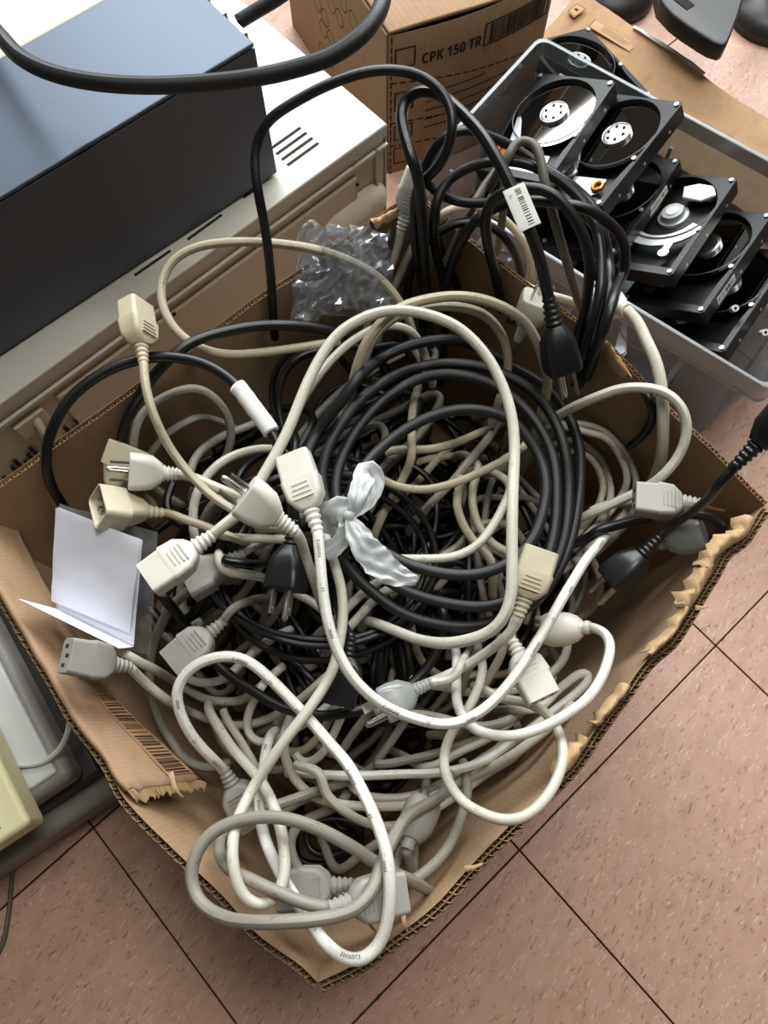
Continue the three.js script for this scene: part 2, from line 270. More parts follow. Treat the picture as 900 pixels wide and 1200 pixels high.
// ---------------------------------------------------------------- printed carton, tub and drives behind
{
  const o = thing('printed_carton', 'brown cardboard carton printed with black outlines and lettering behind the tub', 'box');
  const corner = V(0.006, 0, -0.775), ex = V(0.89, 0, -0.456).normalize(), ez = ex.clone().cross(UP), H = 0.204, L = 0.215, D = 0.3;
  place(o, frameOf(corner, ex, UP, ez));
  const bow = (x) => 0.012 * Math.sin(Math.PI * clamp(x / L, 0, 1));
  const front = []; for (let i = 0; i <= 6; i++) { const r = []; for (let j = 0; j <= 20; j++) r.push(V(j / 20 * L, H * (1 - i / 6), bow(j / 20 * L))); front.push(r); }
  part('front_panel', sheet(front, 0.005), M.board, o);
  part('side_panel', box(0.005, H, D, 0.0, H / 2, -D / 2 - 0.003), M.board, o);
  part('side_panel', box(0.005, H, D, L, H / 2, -D / 2 - 0.003), M.board, o);
  part('back_panel', box(L, H, 0.005, L / 2, H / 2, -D), M.board, o);
  part('top_flap', sheet(bilinear(V(0, H + 0.004, -D / 2), V(L, H + 0.004, -D / 2), V(0, H + 0.004, 0), V(L, H + 0.004, 0), 6, 20, (p, u, v) => { p.z += bow(p.x) * v; p.y += 0.004 * Math.sin(u * 5) * v; }), 0.005), M.board, o);
  part('top_flap', sheet(bilinear(V(0, H + 0.004, -D), V(L, H + 0.004, -D), V(0, H + 0.004, -D / 2 - 0.003), V(L, H + 0.004, -D / 2 - 0.003), 3, 6), 0.005), M.board, o);
  // print on the front panel: canvas spans the whole panel
  const printTex = canvasTex(1024, 972, (g, w, h) => {
    g.clearRect(0, 0, w, h); g.strokeStyle = g.fillStyle = '#24170f'; g.lineWidth = 7;
    const Y = (k) => h * (1 - k / H), X = (k) => w * k / L;
    g.setLineDash([40, 16]); g.beginPath(); g.moveTo(5, 0); g.lineTo(5, h); g.stroke();
    for (const [y, e] of [[0.144, -0.03], [0.085, -0.02], [0.048, -0.02]]) { g.beginPath(); g.moveTo(0, Y(y)); g.lineTo(w, Y(y + e)); g.stroke(); } g.setLineDash([]);
    for (const [y, hh] of [[0.187, 0.024], [0.128, 0.025], [0.078, 0.022], [0.042, 0.026]]) g.strokeRect(X(0.006), Y(y), X(0.023), h * hh / H);
    g.font = 'bold 88px sans-serif'; g.fillText('CPK 150 TR', X(0.037), Y(0.161), X(0.077));
    g.strokeRect(X(0.118), Y(0.186), X(0.092), h * 0.028 / H); const R = rng(4); for (let k = 0; k < 24; k++) g.fillRect(X(0.125) + k * 16, Y(0.184), 4 + R() * 7, h * 0.024 / H);
    for (let k = 0; k < 5; k++) g.fillRect(X(0.045), Y(0.118 - k * 0.013), X(0.06 + R() * 0.08), 6);
  });
  const pr = []; for (let i = 0; i <= 4; i++) { const r = []; for (let j = 0; j <= 20; j++) r.push(V(j / 20 * L, H * (1 - i / 4), bow(j / 20 * L) + 0.0031)); pr.push(r); }
  const print = part('printing', sheet(pr, 0.0003), mat({ map: printTex, alphaMap: null, transparent: true, alphaTest: 0.3, roughness: 0.85 }), o);
  print.userData.label = 'dark printed lettering and outlines';
  const rings = []; for (const [x, y] of [[0.198, 0.107], [0.116, 0.164], [0.14, 0.166], [0.176, 0.102], [0.129, 0.135], [0.153, 0.137], [0.161, 0.083], [0.185, 0.08], [0.194, 0.04], [0.17, 0.045], [0.09, 0.16], [0.1, 0.12], [0.21, 0.15]]) rings.push(new THREE.TorusGeometry(0.0105, 0.0006, 4, 28).scale(1, 1, 0.3).rotateY(-Math.PI / 2).translate(-0.0026, y, -x));
  part('printed_circles', merged(rings), M.ink, o);
}
{ // long open flap / tray on the floor behind the tub
  const o = thing('cardboard_flap', 'long flat strip of tan cardboard with printed boxes behind the tub', 'cardboard');
  const a = at(680, -10, 0.06), b = at(712, 12, 0.06), c = at(900, 141, 0.06), d = c.clone().addScaledVector(c.clone().sub(b), 0.6);
  const inn = V(-0.72, 0, 0.69).multiplyScalar(0.1);
  const top = [], R = rng(3), line = spline([a, b, at(756, 42, 0.062), at(808, 76, 0.064), at(842, 104, 0.062), c, d], 0.012);
  const bot = line.map((p) => p.clone().add(inn).setY(0.02));
  const rows = []; for (let i = 0; i <= 6; i++) rows.push(line.map((p, j) => { const q = p.clone().lerp(bot[j], i / 6); if (i === 0) q.addScaledVector(inn, -0.012 * R()); return q; }));
  const pg = part('panel', sheet(rows, 0.004), M.boardPale, o), pu = pg.geometry.attributes.uv; for (let i = 0; i < pu.count; i++) pu.setXY(i, pu.getX(i) * 3.5, pu.getY(i) * 0.8);
  const under = rows[0].map(p => p.clone()), lo = under.map(p => V(p.x + 0.004, 0.004, p.z - 0.004));
  part('outer_side', sheet([under.map(p => p.clone().add(V(0, -0.004, 0))), lo], 0.004), M.boardPale, o);
  const tape = [0, 1].map(k => line.slice(8, 19).map((p, j) => p.clone().addScaledVector(inn, k * (0.045 + 0.02 * R()) - 0.008).add(V(0, 0.003 + 0.003 * R(), 0))));
  part('torn_tape', sheet(tape, 0.0006), M.label, o);
  const tex = canvasTex(256, 128, (g, w, h) => { g.fillStyle = '#c09b73'; g.fillRect(0, 0, w, h); g.strokeStyle = g.fillStyle = '#453022'; g.lineWidth = 4; g.strokeRect(6, 6, w - 12, h - 12); for (let k = 0; k < 5; k++) g.fillRect(60 + (k % 2) * 8, 26 + k * 16, 120 + (k * 37) % 40, 5); });
  const q = [at(696, 24, 0.054), at(748, 55, 0.054), at(688, 33, 0.05), at(738, 64, 0.05)].map(p => p.add(V(0, 0.0034, 0)));
  part('printed_panel', sheet(bilinear(...q, 3, 3), 0.0003), mat({ map: tex, roughness: 0.85 }), o);
  const q2 = [at(676, 6, 0.056), at(687, 13, 0.056), at(664, 15, 0.05), at(672, 23, 0.05)].map(p => p.add(V(0, 0.0034, 0)));
  const tex2 = canvasTex(128, 128, (g, w, h) => { g.fillStyle = '#c09b73'; g.fillRect(0, 0, w, h); g.strokeStyle = g.fillStyle = '#453022'; g.lineWidth = 6; g.strokeRect(8, 8, w - 16, h - 16); g.fillRect(40, 50, 46, 26); });
  part('printed_panel', sheet(bilinear(...q2, 3, 3), 0.0003), mat({ map: tex2, roughness: 0.85 }), o);
}
const tubFrame = (() => { const y = 0.17, nl = at(480, 205, y), fl = at(608, 26, y), nr = at(905, 462, y); const ex = nr.clone().sub(nl).setY(0), L = ex.length(); ex.normalize(); const ez = ex.clone().cross(UP); const W = Math.abs(fl.clone().sub(nl).dot(ez)); return { nl, ex, ez, L, W, y }; })();
{ // clear plastic tub
  const { nl, ex, ez, L, W, y } = tubFrame, o = thing('plastic_tub', 'translucent plastic tub full of black hard drives beside the cable box', 'tub');
  place(o, frameOf(V(nl.x, 0, nl.z), ex, UP, ez));
  const ring = (yy, inset, r) => [yy, L / 2 - inset, W / 2 - inset, r, L / 2, W / 2];
  const up = (g) => g.rotateX(-Math.PI / 2).translate(0, 0, 0);   // loft z becomes y, loft y becomes -z
  part('body', up(loft([ring(0.003, 0.022, 0.02), ring(0.006, 0.018, 0.02), ring(0.07, 0.014, 0.018), ring(y - 0.028, 0.011, 0.014), ring(y - 0.026, 0.008, 0.012), ring(y - 0.001, 0.006, 0.012)], 8, true, false)), M.tub, o);
  part('rim', up(loft([ring(y - 0.024, -0.001, 0.012), ring(y - 0.023, 0.001, 0.012), ring(y - 0.001, 0.001, 0.012), ring(y + 0.0008, 0.0025, 0.012), ring(y, 0.006, 0.012)], 8, false, false)), M.tubRim, o);
  part('floor_rib', up(loft([ring(0.03, 0.0165, 0.02), ring(0.032, 0.0158, 0.02), ring(0.034, 0.016, 0.02)], 8, false, false)), M.tubRim, o);
  for (const x of [0.05, 0.14, 0.2]) part('wall_rib', box(0.004, 0.1, 0.004, x, 0.085, -W + 0.016), M.tubRim, o);
  for (const z of [-0.06, -0.13]) part('wall_rib', box(0.004, 0.1, 0.004, 0.016, 0.085, z), M.tubRim, o);
}
// one opened 3.5 inch drive, face up; x across, z along, origin in the middle of its top face
function drive(label, kind, opts = {}) {
  const o = thing('hard_drive', label, 'hard drive', 'opened hard drives'), W = 0.1016, L = 0.147, H = 0.02, R = rng(kind * 13 + 5);
  const outer = new THREE.Shape(); const hw = W / 2, hl = L / 2;
  outer.moveTo(-hw + 0.003, -hl); outer.lineTo(hw - 0.003, -hl); outer.lineTo(hw, -hl + 0.003); outer.lineTo(hw, hl - 0.003); outer.lineTo(hw - 0.003, hl); outer.lineTo(-hw + 0.003, hl); outer.lineTo(-hw, hl - 0.003); outer.lineTo(-hw, -hl + 0.003); outer.closePath();
  const hole = new THREE.Path(); const pr = 0.0482, pz = 0.0225; // platter well opens at the -z end
  hole.moveTo(-pr, -pz); hole.absarc(0, -pz, pr, Math.PI, 2 * Math.PI, false); hole.lineTo(pr, -pz + 0.02); hole.lineTo(0.044, 0.03); hole.lineTo(0.044, 0.064); hole.lineTo(-0.036, 0.064); hole.lineTo(-0.044, 0.055); hole.lineTo(-0.044, 0.02); hole.lineTo(-pr, -pz + 0.01); hole.closePath(); outer.holes.push(hole);
  const rim = new THREE.ExtrudeGeometry(outer, { depth: 0.015, bevelEnabled: true, bevelSize: 0.0006, bevelThickness: 0.0006, bevelSegments: 1, curveSegments: 22 }); rim.rotateX(Math.PI / 2);
  part('casting', rim, M.cast, o);
  part('base_plate', rbox(W - 0.002, 0.005, L - 0.002, 0.001, 0, -H + 0.0025, 0), M.cast, o);
  const ringG = new THREE.TorusGeometry(pr - 0.0002, 0.0007, 6, 60, Math.PI * 1.12).rotateX(Math.PI / 2); ringG.rotateY(0.06); part('well_edge', ringG.translate(0, 0.0004, -pz), M.castEdge, o);
  if (!opts.noPlatter) {
    const pl = part('platter', cyl(0.0474, 0.0474, 0.0009, 64).translate(0, -0.005, -pz), M.platter, o);
    part('hub', merged([cyl(0.0165, 0.0165, 0.0035, 40).translate(0, -0.0032, -pz), cyl(0.013, 0.0165, 0.001, 40).translate(0, -0.001, -pz), new THREE.TorusGeometry(0.0155, 0.0009, 8, 40).rotateX(Math.PI / 2).translate(0, -0.0013, -pz)]), M.steel, pl);
    for (let k = 0; k < 6; k++) part('hub_screw', cyl(0.0017, 0.0017, 0.0012, 10).translate(0.0098 * Math.cos(k * 1.047), -0.0002, -pz + 0.0098 * Math.sin(k * 1.047)), M.slot, pl);
  } else {
    part('spindle', merged([cyl(0.012, 0.0135, 0.008, 32).translate(0, -0.009, -pz), cyl(0.017, 0.018, 0.003, 32).translate(0, -0.013, -pz)]), M.alum, o);
    part('spindle_cap', cyl(0.007, 0.007, 0.001, 24).translate(0, -0.0045, -pz), M.label, o);
  }
  if (opts.arm !== false) {
    const arm = new THREE.Shape(); arm.moveTo(-0.007, 0); arm.lineTo(-0.002, -0.05); arm.lineTo(0.002, -0.05); arm.lineTo(0.007, 0); arm.absarc(0, 0, 0.008, 0, Math.PI, false);
    const ag = new THREE.ExtrudeGeometry(arm, { depth: 0.0025, bevelEnabled: false, curveSegments: 10 }).rotateX(Math.PI / 2).rotateY(0.42).translate(-0.02, -0.0022, 0.036);
    const a = part('actuator_arm', ag, M.alum, o); part('pivot', cyl(0.006, 0.006, 0.006, 20).translate(-0.02, -0.002, 0.036), M.steel, a);
    part('flex_cable', box(0.012, 0.0006, 0.018, -0.03, -0.004, 0.045), M.copper, a);
  }
  if (opts.bracket) { // curved bright bracket
    const s = new THREE.Shape(); s.absarc(0, 0, 0.052, 0.25, 2.15, false); s.absarc(0, 0, 0.037, 2.15, 0.25, true); s.closePath();
    const g = new THREE.ExtrudeGeometry(s, { depth: 0.002, bevelEnabled: true, bevelSize: 0.0004, bevelThickness: 0.0004, bevelSegments: 1, curveSegments: 18 }).rotateX(-Math.PI / 2).rotateY(-2.5).translate(0, -0.003, -pz + 0.006);
    const b = part('bracket', g, M.alum, o);
    part('bracket_ear', merged([cyl(0.006, 0.006, 0.002, 20).translate(0.024, -0.002, 0.042), box(0.008, 0.002, 0.014, 0.024, -0.002, 0.032)]), M.alum, b);
    part('magnet_plate', new THREE.ExtrudeGeometry((() => { const q = new THREE.Shape(); q.moveTo(-0.02, -0.006); q.lineTo(-0.006, -0.012); q.lineTo(0.012, -0.01); q.lineTo(0.02, 0.002); q.lineTo(0.008, 0.012); q.lineTo(-0.014, 0.009); q.closePath(); return q; })(), { depth: 0.0022, bevelEnabled: true, bevelSize: 0.0006, bevelThickness: 0.0004, bevelSegments: 1 }).rotateX(Math.PI / 2).translate(0.018, -0.001, -0.05), M.label, o);
  }
  if (opts.voice) part('voice_coil_magnet', new THREE.ExtrudeGeometry((() => { const q = new THREE.Shape(); q.moveTo(-0.02, -0.01); q.lineTo(0.02, -0.014); q.lineTo(0.024, 0.004); q.lineTo(0.006, 0.016); q.lineTo(-0.02, 0.01); q.closePath(); return q; })(), { depth: 0.003, bevelEnabled: true, bevelSize: 0.0005, bevelThickness: 0.0005, bevelSegments: 1 }).rotateX(Math.PI / 2).translate(0.012, -0.001, 0.052), M.steel, o);
  if (opts.copper) part('copper_coil', new THREE.TorusGeometry(0.0055, 0.0022, 8, 20).rotateX(Math.PI / 2).translate(0.03, 0.0015, 0.05), M.copper, o);
  for (const [x, z] of [[-1, -1], [1, -1], [-1, 1], [1, 1], [1, 0.1]]) part('screw_post', merged([cyl(0.0026, 0.0026, 0.0022, 12).translate(x * (hw - 0.0045), 0.0014, z * (hl - 0.0045)), cyl(0.0012, 0.0012, 0.0005, 8).translate(x * (hw - 0.0045), 0.0026, z * (hl - 0.0045))]), M.alum, o);
  for (const z of [-0.045, 0.0, 0.045]) part('mounting_hole', cyl(0.0018, 0.0018, 0.0012, 10).rotateZ(Math.PI / 2).translate(hw + 0.0002, -0.012, z), M.alum, o);
  const bc = canvasTex(128, 32, (g, w, h) => { g.fillStyle = '#d8d6cf'; g.fillRect(0, 0, w, h); g.fillStyle = '#2a2a2a'; for (let x = 6; x < w - 6; x += 3 + R() * 4) g.fillRect(x, 5, 1.5 + R() * 2, h - 10); });
  if (opts.barcode) part('barcode_sticker', box(0.0004, 0.009, 0.036, hw + 0.0008, -0.0085, opts.barcode), mat({ map: bc, roughness: 0.7 }), o);
  if (opts.zinc) part('zinc_screw', merged([cyl(0.0055, 0.006, 0.003, 24).rotateX(Math.PI / 2).translate(0.02, -0.008, hl + 0.0018), box(0.007, 0.0012, 0.001, 0.02, -0.008, hl + 0.0034), box(0.0012, 0.007, 0.001, 0.02, -0.008, hl + 0.0034)]), M.zinc, o);
  return o;
}
{
  const set = (o, c, z, n) => { z = V(...z); const y = V(...n).normalize(), x = y.clone().cross(z).normalize(); z = x.clone().cross(y); place(o, frameOf(V(...c), x, y, z)); };
  set(drive('opened hard drive with shiny platter, uppermost left one leaning in the tub', 1, { zinc: true, voice: true }), [0.182, 0.15, -0.703], [-0.55, -0.153, 0.821], [-0.408, 0.907, -0.104]);
  set(drive('opened hard drive with mirror platter and orange copper coil near tub centre', 2, { copper: true, voice: true }), [0.244, 0.162, -0.660], [-0.619, -0.208, 0.758], [-0.484, 0.861, -0.159]);
  set(drive('hard drive with barcode sticker on its side, squeezed beneath the copper coil one', 3, { barcode: -0.02, arm: false }), [0.262, 0.108, -0.632], [-0.587, -0.05, 0.81], [-0.45, 0.87, -0.22]);
  set(drive('opened hard drive without platter, silver curved bracket on its dark base', 4, { noPlatter: true, bracket: true, arm: false }), [0.312, 0.128, -0.589], [-0.572, -0.059, 0.818], [-0.429, 0.872, -0.237]);
  set(drive('opened hard drive with dark platter lying under the bracket one', 5, { barcode: 0.03 }), [0.351, 0.112, -0.552], [-0.591, -0.095, 0.801], [-0.49, 0.831, -0.263]);
  set(drive('hard drive with small white stubs at the right edge of the photo', 6, { barcode: 0.0 }), [0.375, 0.095, -0.515], [-0.591, -0.095, 0.801], [-0.49, 0.831, -0.263]);
  set(drive('darkest hard drive low at the right end of the tub', 7, { zinc: true }), [0.312, 0.06, -0.487], [-0.62, 0.0, 0.78], [-0.3, 0.95, -0.1]);
  set(drive('hard drive buried at the bottom left of the tub', 8, { voice: true }), [0.158, 0.06, -0.665], [-0.62, -0.05, 0.78], [-0.25, 0.96, -0.1]);
  set(drive('hard drive at the tub bottom below the cable loops', 9, {}), [0.215, 0.058, -0.585], [-0.65, 0.02, 0.76], [-0.2, 0.97, -0.1]);
  set(drive('grey opened hard drive lying outside the tub on the cardboard strip', 10, { arm: true }), at(690, 82, 0.075).toArray(), [0.456, -0.05, 0.89], [0.1, 0.98, -0.12]);
  // white standoffs among the drives
  for (const [px, py, y, l] of [[860, 362, 0.12, 'white plastic standoff nearest the silver rimmed drive'], [895, 390, 0.11, 'white plastic standoff at the right photo edge']]) {
    const o = thing('standoff', l, 'standoff', 'white standoffs'); o.position.copy(at(px, py, y)); o.rotation.set(0.5, 0, 0.25);
    part('post', cyl(0.0036, 0.0036, 0.02, 16), M.label, o); part('bore', cyl(0.0016, 0.0016, 0.0006, 10).translate(0, 0.0101, 0), M.slot, o);
  }
  const oc = thing('orange_connector', 'small orange plastic connector in the tub behind the black cables', 'connector'); oc.position.copy(at(578, 177, 0.12)); oc.rotation.set(0.4, 0.7, 0.3);
  part('body', rbox(0.016, 0.008, 0.01, 0.001), M.orange, oc); part('contacts', box(0.012, 0.002, 0.003, 0, 0.004, 0.005), M.nickel, oc);
}
// ---------------------------------------------------------------- black items standing at the far right
{
  const o = thing('black_stand', 'black plastic stand foot with curved lower edge at the upper right', 'stand');
  const top = [[768, -30], [775, 2], [790, 18], [806, 30], [826, 43], [838, 50], [848, 53], [853, 50], [858, 38], [866, 16], [872, -4], [880, -30]].map(([x, y]) => at(x, y, 0.12));
  const rows = [0, 0.15, 0.85, 1].map((t, k) => top.map(p => { const c = at(830, -10, 0.12); const q = p.clone().lerp(c, k === 0 || k === 3 ? 0.06 : 0); return V(q.x, 0.12 - 0.026 * t, q.z); }));
  const pos = [], idx = []; rows.forEach(r => r.forEach(p => pos.push(p.x, p.y, p.z))); const n = top.length;
  for (let i = 0; i < 3; i++) for (let j = 0; j < n; j++) { const a = i * n + j, b = i * n + (j + 1) % n; idx.push(a, b, a + n, b, b + n, a + n); }
  for (let j = 1; j + 1 < n; j++) { idx.push(0, j + 1, j); idx.push(3 * n, 3 * n + j, 3 * n + j + 1); }
  part('foot', geoFrom(pos, idx), M.blackPlastic, o);
  const g = part('recess', rbox(0.026, 0.001, 0.014, 0.0004), M.slot, o); g.position.copy(at(801, 2, 0.1205)); g.rotation.y = -0.9;
  const st = at(830, -90, 0.06); part('post', cyl(0.04, 0.05, 0.13, 24).translate(st.x, 0.065, st.z), M.blackPlastic, o);
}
for (const [px, py, r, l] of [[724, -26, 0.06, 'round black base at the top edge left of the stand foot'], [916, -4, 0.065, 'round black base at the top right corner']]) {
  const o = thing('round_base', l, 'base'), p = at(px, py, 0.03); o.position.set(p.x, 0, p.z);
  part('disc', new THREE.LatheGeometry([[0.001, 0.034], [r * 0.5, 0.034], [r * 0.85, 0.026], [r, 0.012], [r, 0.001], [0.001, 0.001]].map(a => new THREE.Vector2(...a)), 48), M.blackPlastic, o);
  part('column', cyl(0.018, 0.022, 0.12, 20).translate(0, 0.09, 0), M.blackPlastic, o);
}

// ---------------------------------------------------------------- the cardboard box
const RIM = 0.30;
const rimPx = {
  farLeft: [[-51, 609], [0, 572], [75, 518], [150, 465], [262, 383], [307, 350], [340, 330], [413, 279], [473, 240], [492, 232]],
  farRight: [[492, 232], [545, 278], [600, 322], [650, 360], [700, 396], [725, 420], [750, 445], [790, 488], [840, 535], [896, 592]],
  nearRight: [[896, 592], [882, 613], [868, 632], [850, 645], [836, 670], [822, 692], [805, 720], [785, 750], [760, 772], [733, 808], [703, 848], [670, 897], [600, 965], [560, 1006], [507, 1063], [460, 1100], [420, 1128], [372, 1152]],
  nearLeft: [[372, 1152], [355, 1134], [300, 1093], [257, 1046], [200, 992], [160, 952], [142, 930], [130, 905], [117, 884], [85, 842], [57, 792], [21, 732], [0, 696], [-51, 609]],
};
const baseCorner = { T: V(0.027, 0.004, -0.435), R: V(0.248, 0.004, -0.19), B: V(-0.04, 0.004, 0.08), L: V(-0.262, 0.004, -0.165) };
const walls = [];
const cardboardBox = thing('cardboard_box', 'open tan cardboard box with torn rim heaped with tangled cables', 'box');
{
  const centre = V(-0.01, 0, -0.18), R = rng(12);
  const mk = (key, A, B, rough, seed, double) => {
    const top = spline(rimPx[key].map(([x, y]) => at(x, y, RIM)), 0.006), n = top.length, th = double ? 0.0065 : 0.0045;
    const outward = (j) => { const t = top[Math.min(j + 1, n - 1)].clone().sub(top[Math.max(j - 1, 0)]); const o = V(t.z, 0, -t.x).normalize(); if (o.dot(top[j].clone().sub(centre)) < 0) o.negate(); return o; };
    const outs = top.map((_, j) => outward(j));
    const jag = top.map((_, j) => rough * (noise3.noise(j * 0.45, seed, 0.3) * 0.8 + noise3.noise(j * 0.13, seed, 4.3) * 1.4));
    const panel = new THREE.Group(); panel.name = 'side_panel'; cardboardBox.add(panel);
    const face = (off, drop) => { const rows = []; for (let i = 0; i <= 8; i++) { const t = i / 8; rows.push(top.map((p, j) => { const b = A.clone().lerp(B, j / (n - 1)); const q = p.clone().addScaledVector(outs[j], off * (1 - 0.15 * t)); q.y += jag[j] + drop; const s = q.clone().lerp(b.addScaledVector(outs[j], off), t); s.addScaledVector(outs[j], 0.006 * Math.sin(Math.PI * t) * clamp(Math.min(j, n - 1 - j) / 14, 0, 1) * (1 + noise3.noise(j * 0.05, i * 0.4, seed))); return s; })); } return rows; };
    const uvFix = (g, rows) => { const uv = g.attributes.uv, nc = rows[0].length, nr = rows.length; for (let f = 0; f < 2; f++) for (let i = 0; i < nr; i++) for (let j = 0; j < nc; j++) uv.setXY(f * nr * nc + i * nc + j, j * 0.006 / 0.14, i * 0.037 / 0.14); return g; };
    const a = face(0, 0), b = face(th, rough > 0.001 ? -0.002 : 0);
    part('inner_liner', uvFix(sheet(a, 0.0007), a), M.board, panel); part('outer_liner', uvFix(sheet(b, 0.0007), b), M.board, panel);
    // fluting between the liners, seen along the edge
    const fl = (o1, o2, ph) => { const fine = spline(top, 0.0011), m = fine.length, rowT = [], rowB = []; for (let j = 0; j < m; j++) { const jj = Math.min(n - 1, Math.round(j / (m - 1) * (n - 1))), s = 0.5 + 0.5 * Math.sin(j * 1.05 + ph + noise3.noise(j * 0.03, seed, 1) * 1.6); const o = o1 + (o2 - o1) * s; const p = fine[j].clone().addScaledVector(outs[jj], o); p.y += jag[jj] - 0.0012 + rough * 0.5 * noise3.noise(j * 0.2, seed, 8); rowT.push(p); rowB.push(p.clone().add(V(0, -0.018, 0))); } return sheet([rowT, rowB], 0.0005); };
    if (double) { part('fluting', fl(0.0004, th * 0.5, 0), M.boardCore, panel); part('fluting', fl(th * 0.5, th - 0.0003, 1.4), M.boardCore, panel); const mid = face(th * 0.5, -0.0008).slice(0, 2); part('middle_liner', sheet(mid, 0.0005), M.board, panel); }
    else part('fluting', fl(0.0004, th - 0.0003, 0), M.boardCore, panel);
    walls.push(a, b); return { top, outs, panel };
  };
  mk('farLeft', baseCorner.L, baseCorner.T, 0.0006, 1, false);
  mk('farRight', baseCorner.T, baseCorner.R, 0.0016, 2, false);
  const nr = mk('nearRight', baseCorner.R, baseCorner.B, 0.0022, 3, true);
  mk('nearLeft', baseCorner.B, baseCorner.L, 0.0012, 4, false);
  part('bottom', sheet(bilinear(baseCorner.L, baseCorner.T, baseCorner.B, baseCorner.R, 4, 4), 0.005), M.board, cardboardBox);
  // flap folded in over the near left wall, torn at its end
  const fold = spline([[-51, 609], [0, 694], [21, 730], [57, 790], [85, 840], [117, 882], [134, 910], [148, 926]].map(([x, y]) => at(x, y, RIM + 0.002)), 0.008), N = fold.length;
  const inner = spline([[10, 600], [45, 672], [78, 730], [112, 788], [150, 836], [188, 872], [218, 900], [232, 914]].map(([x, y]) => at(x, y, 0.245)), 0.006);
  const rows = []; for (let i = 0; i <= 14; i++) { const t = i / 14; rows.push(fold.map((p, j) => { const q = p.clone().lerp(inner[Math.round(j / (N - 1) * (inner.length - 1))], t); q.y += 0.004 * Math.sin(Math.PI * Math.min(1, t * 1.1)) + 0.003 * noise3.noise(j * 0.35, i * 0.45, 2); if (j === N - 1) q.add(V(0.006 * noise3.noise(i * 0.7, 3, 1), -0.002, 0.006 * noise3.noise(i * 0.7, 9, 1))); return q; })); }
  const flap = part('inner_flap', sheet(rows, 0.004), M.board, cardboardBox); const uvf = flap.geometry.attributes.uv; for (let i = 0; i < uvf.count; i++) uvf.setXY(i, uvf.getX(i) * 2.4, uvf.getY(i) * 0.9);
  // torn paper curling along the broken end of the flap
  const tear = []; const e0 = rows[0][N - 1], e1 = rows[14][N - 1];
  for (let i = 0; i < 3; i++) { const r = []; for (let j = 0; j <= 42; j++) { const f = j / 3, k = Math.floor(f), q = rows[k][N - 1].clone().lerp(rows[Math.min(14, k + 1)][N - 1], f - k); q.add(V(0.002 * i, -0.003 * i + 0.004 * noise3.noise(j * 0.9, i, 5), 0.003 * i + 0.004 * i * noise3.noise(j * 1.3, i * 2, 1))); r.push(q); } tear.push(r); }
  part('torn_edge', sheet(tear, 0.0009), M.boardCore, cardboardBox);
  const bar = canvasTex(512, 96, (g, w, h) => { const Q = rng(8); g.fillStyle = '#a98560'; g.fillRect(0, 0, w, h); g.fillStyle = '#2c1d12'; for (let x = 6; x < w - 10; x += 9 + Q() * 12) g.fillRect(x, 8 + Q() * 4, 4 + Q() * 7, h - 22 + Q() * 8); });
  const i0 = Math.floor(N * 0.66), seg = []; for (let i = 9; i <= 14; i++) seg.push(rows[i].slice(i0, N - 1).map(p => p.clone().add(V(0.0012, 0.0034, -0.0012))));
  const bp = part('printed_barcode', sheet(seg, 0.0002), mat({ map: bar, roughness: 0.88 }), cardboardBox); bp.userData.label = 'dark printed bars';
  // crumpled torn liner on the near right rim and small shreds
  const curl = (pts, w, seed, h = RIM) => { const line = spline(pts.map(([x, y, yy]) => at(x, y, yy ?? h)), 0.004); const rr = []; for (let i = 0; i <= 5; i++) rr.push(line.map((p, j) => p.clone().add(V(-0.72, 0, -0.5).multiplyScalar(w * (i / 5) * (0.75 + 0.7 * noise3.noise(j * 0.55, seed, 0) + 0.4 * noise3.noise(j * 1.7, seed, 6)))).add(V(0, 0.010 * Math.sin(i / 5 * 2.4) + 0.006 * noise3.noise(j * 0.8, i * 0.9, seed) - 0.012 * (i / 5) ** 2, 0)))); part('torn_liner', sheet(rr, 0.0009), M.boardCore, cardboardBox); };
  curl([[884, 612], [872, 630], [852, 642], [838, 655], [832, 672]], 0.016, 11);
  curl([[836, 662], [824, 688], [806, 716]], 0.016, 13);
  curl([[806, 716], [786, 748], [762, 770]], 0.010, 17);
  curl([[738, 806], [716, 834], [700, 852]], 0.010, 19);
  curl([[690, 868], [672, 896], [655, 914]], 0.014, 23);
  curl([[740, 446], [725, 424], [712, 408]], 0.012, 27);
  curl([[480, 245], [470, 252], [440, 268]], 0.014, 29);
  const shred = (pts) => part('paper_shred', tube(spline(pts.map(([x, y, h]) => at(x, y, h)), 0.003), (t) => 0.0022 * (1 - 0.7 * t), 6, 0.25), M.boardCore, cardboardBox);
  shred([[400, 1068, 0.29], [425, 1075, 0.305], [440, 1092, 0.31], [446, 1100, 0.303]]); shred([[474, 1062, 0.3], [473, 1080, 0.31], [478, 1092, 0.30]]); shred([[815, 712, 0.3], [824, 712, 0.302], [830, 711, 0.304]]);
  shred([[545, 1018, 0.30], [556, 1016, 0.303], [566, 1012, 0.302]]); shred([[200, 905, 0.30], [206, 925, 0.30], [214, 934, 0.296]]);
}

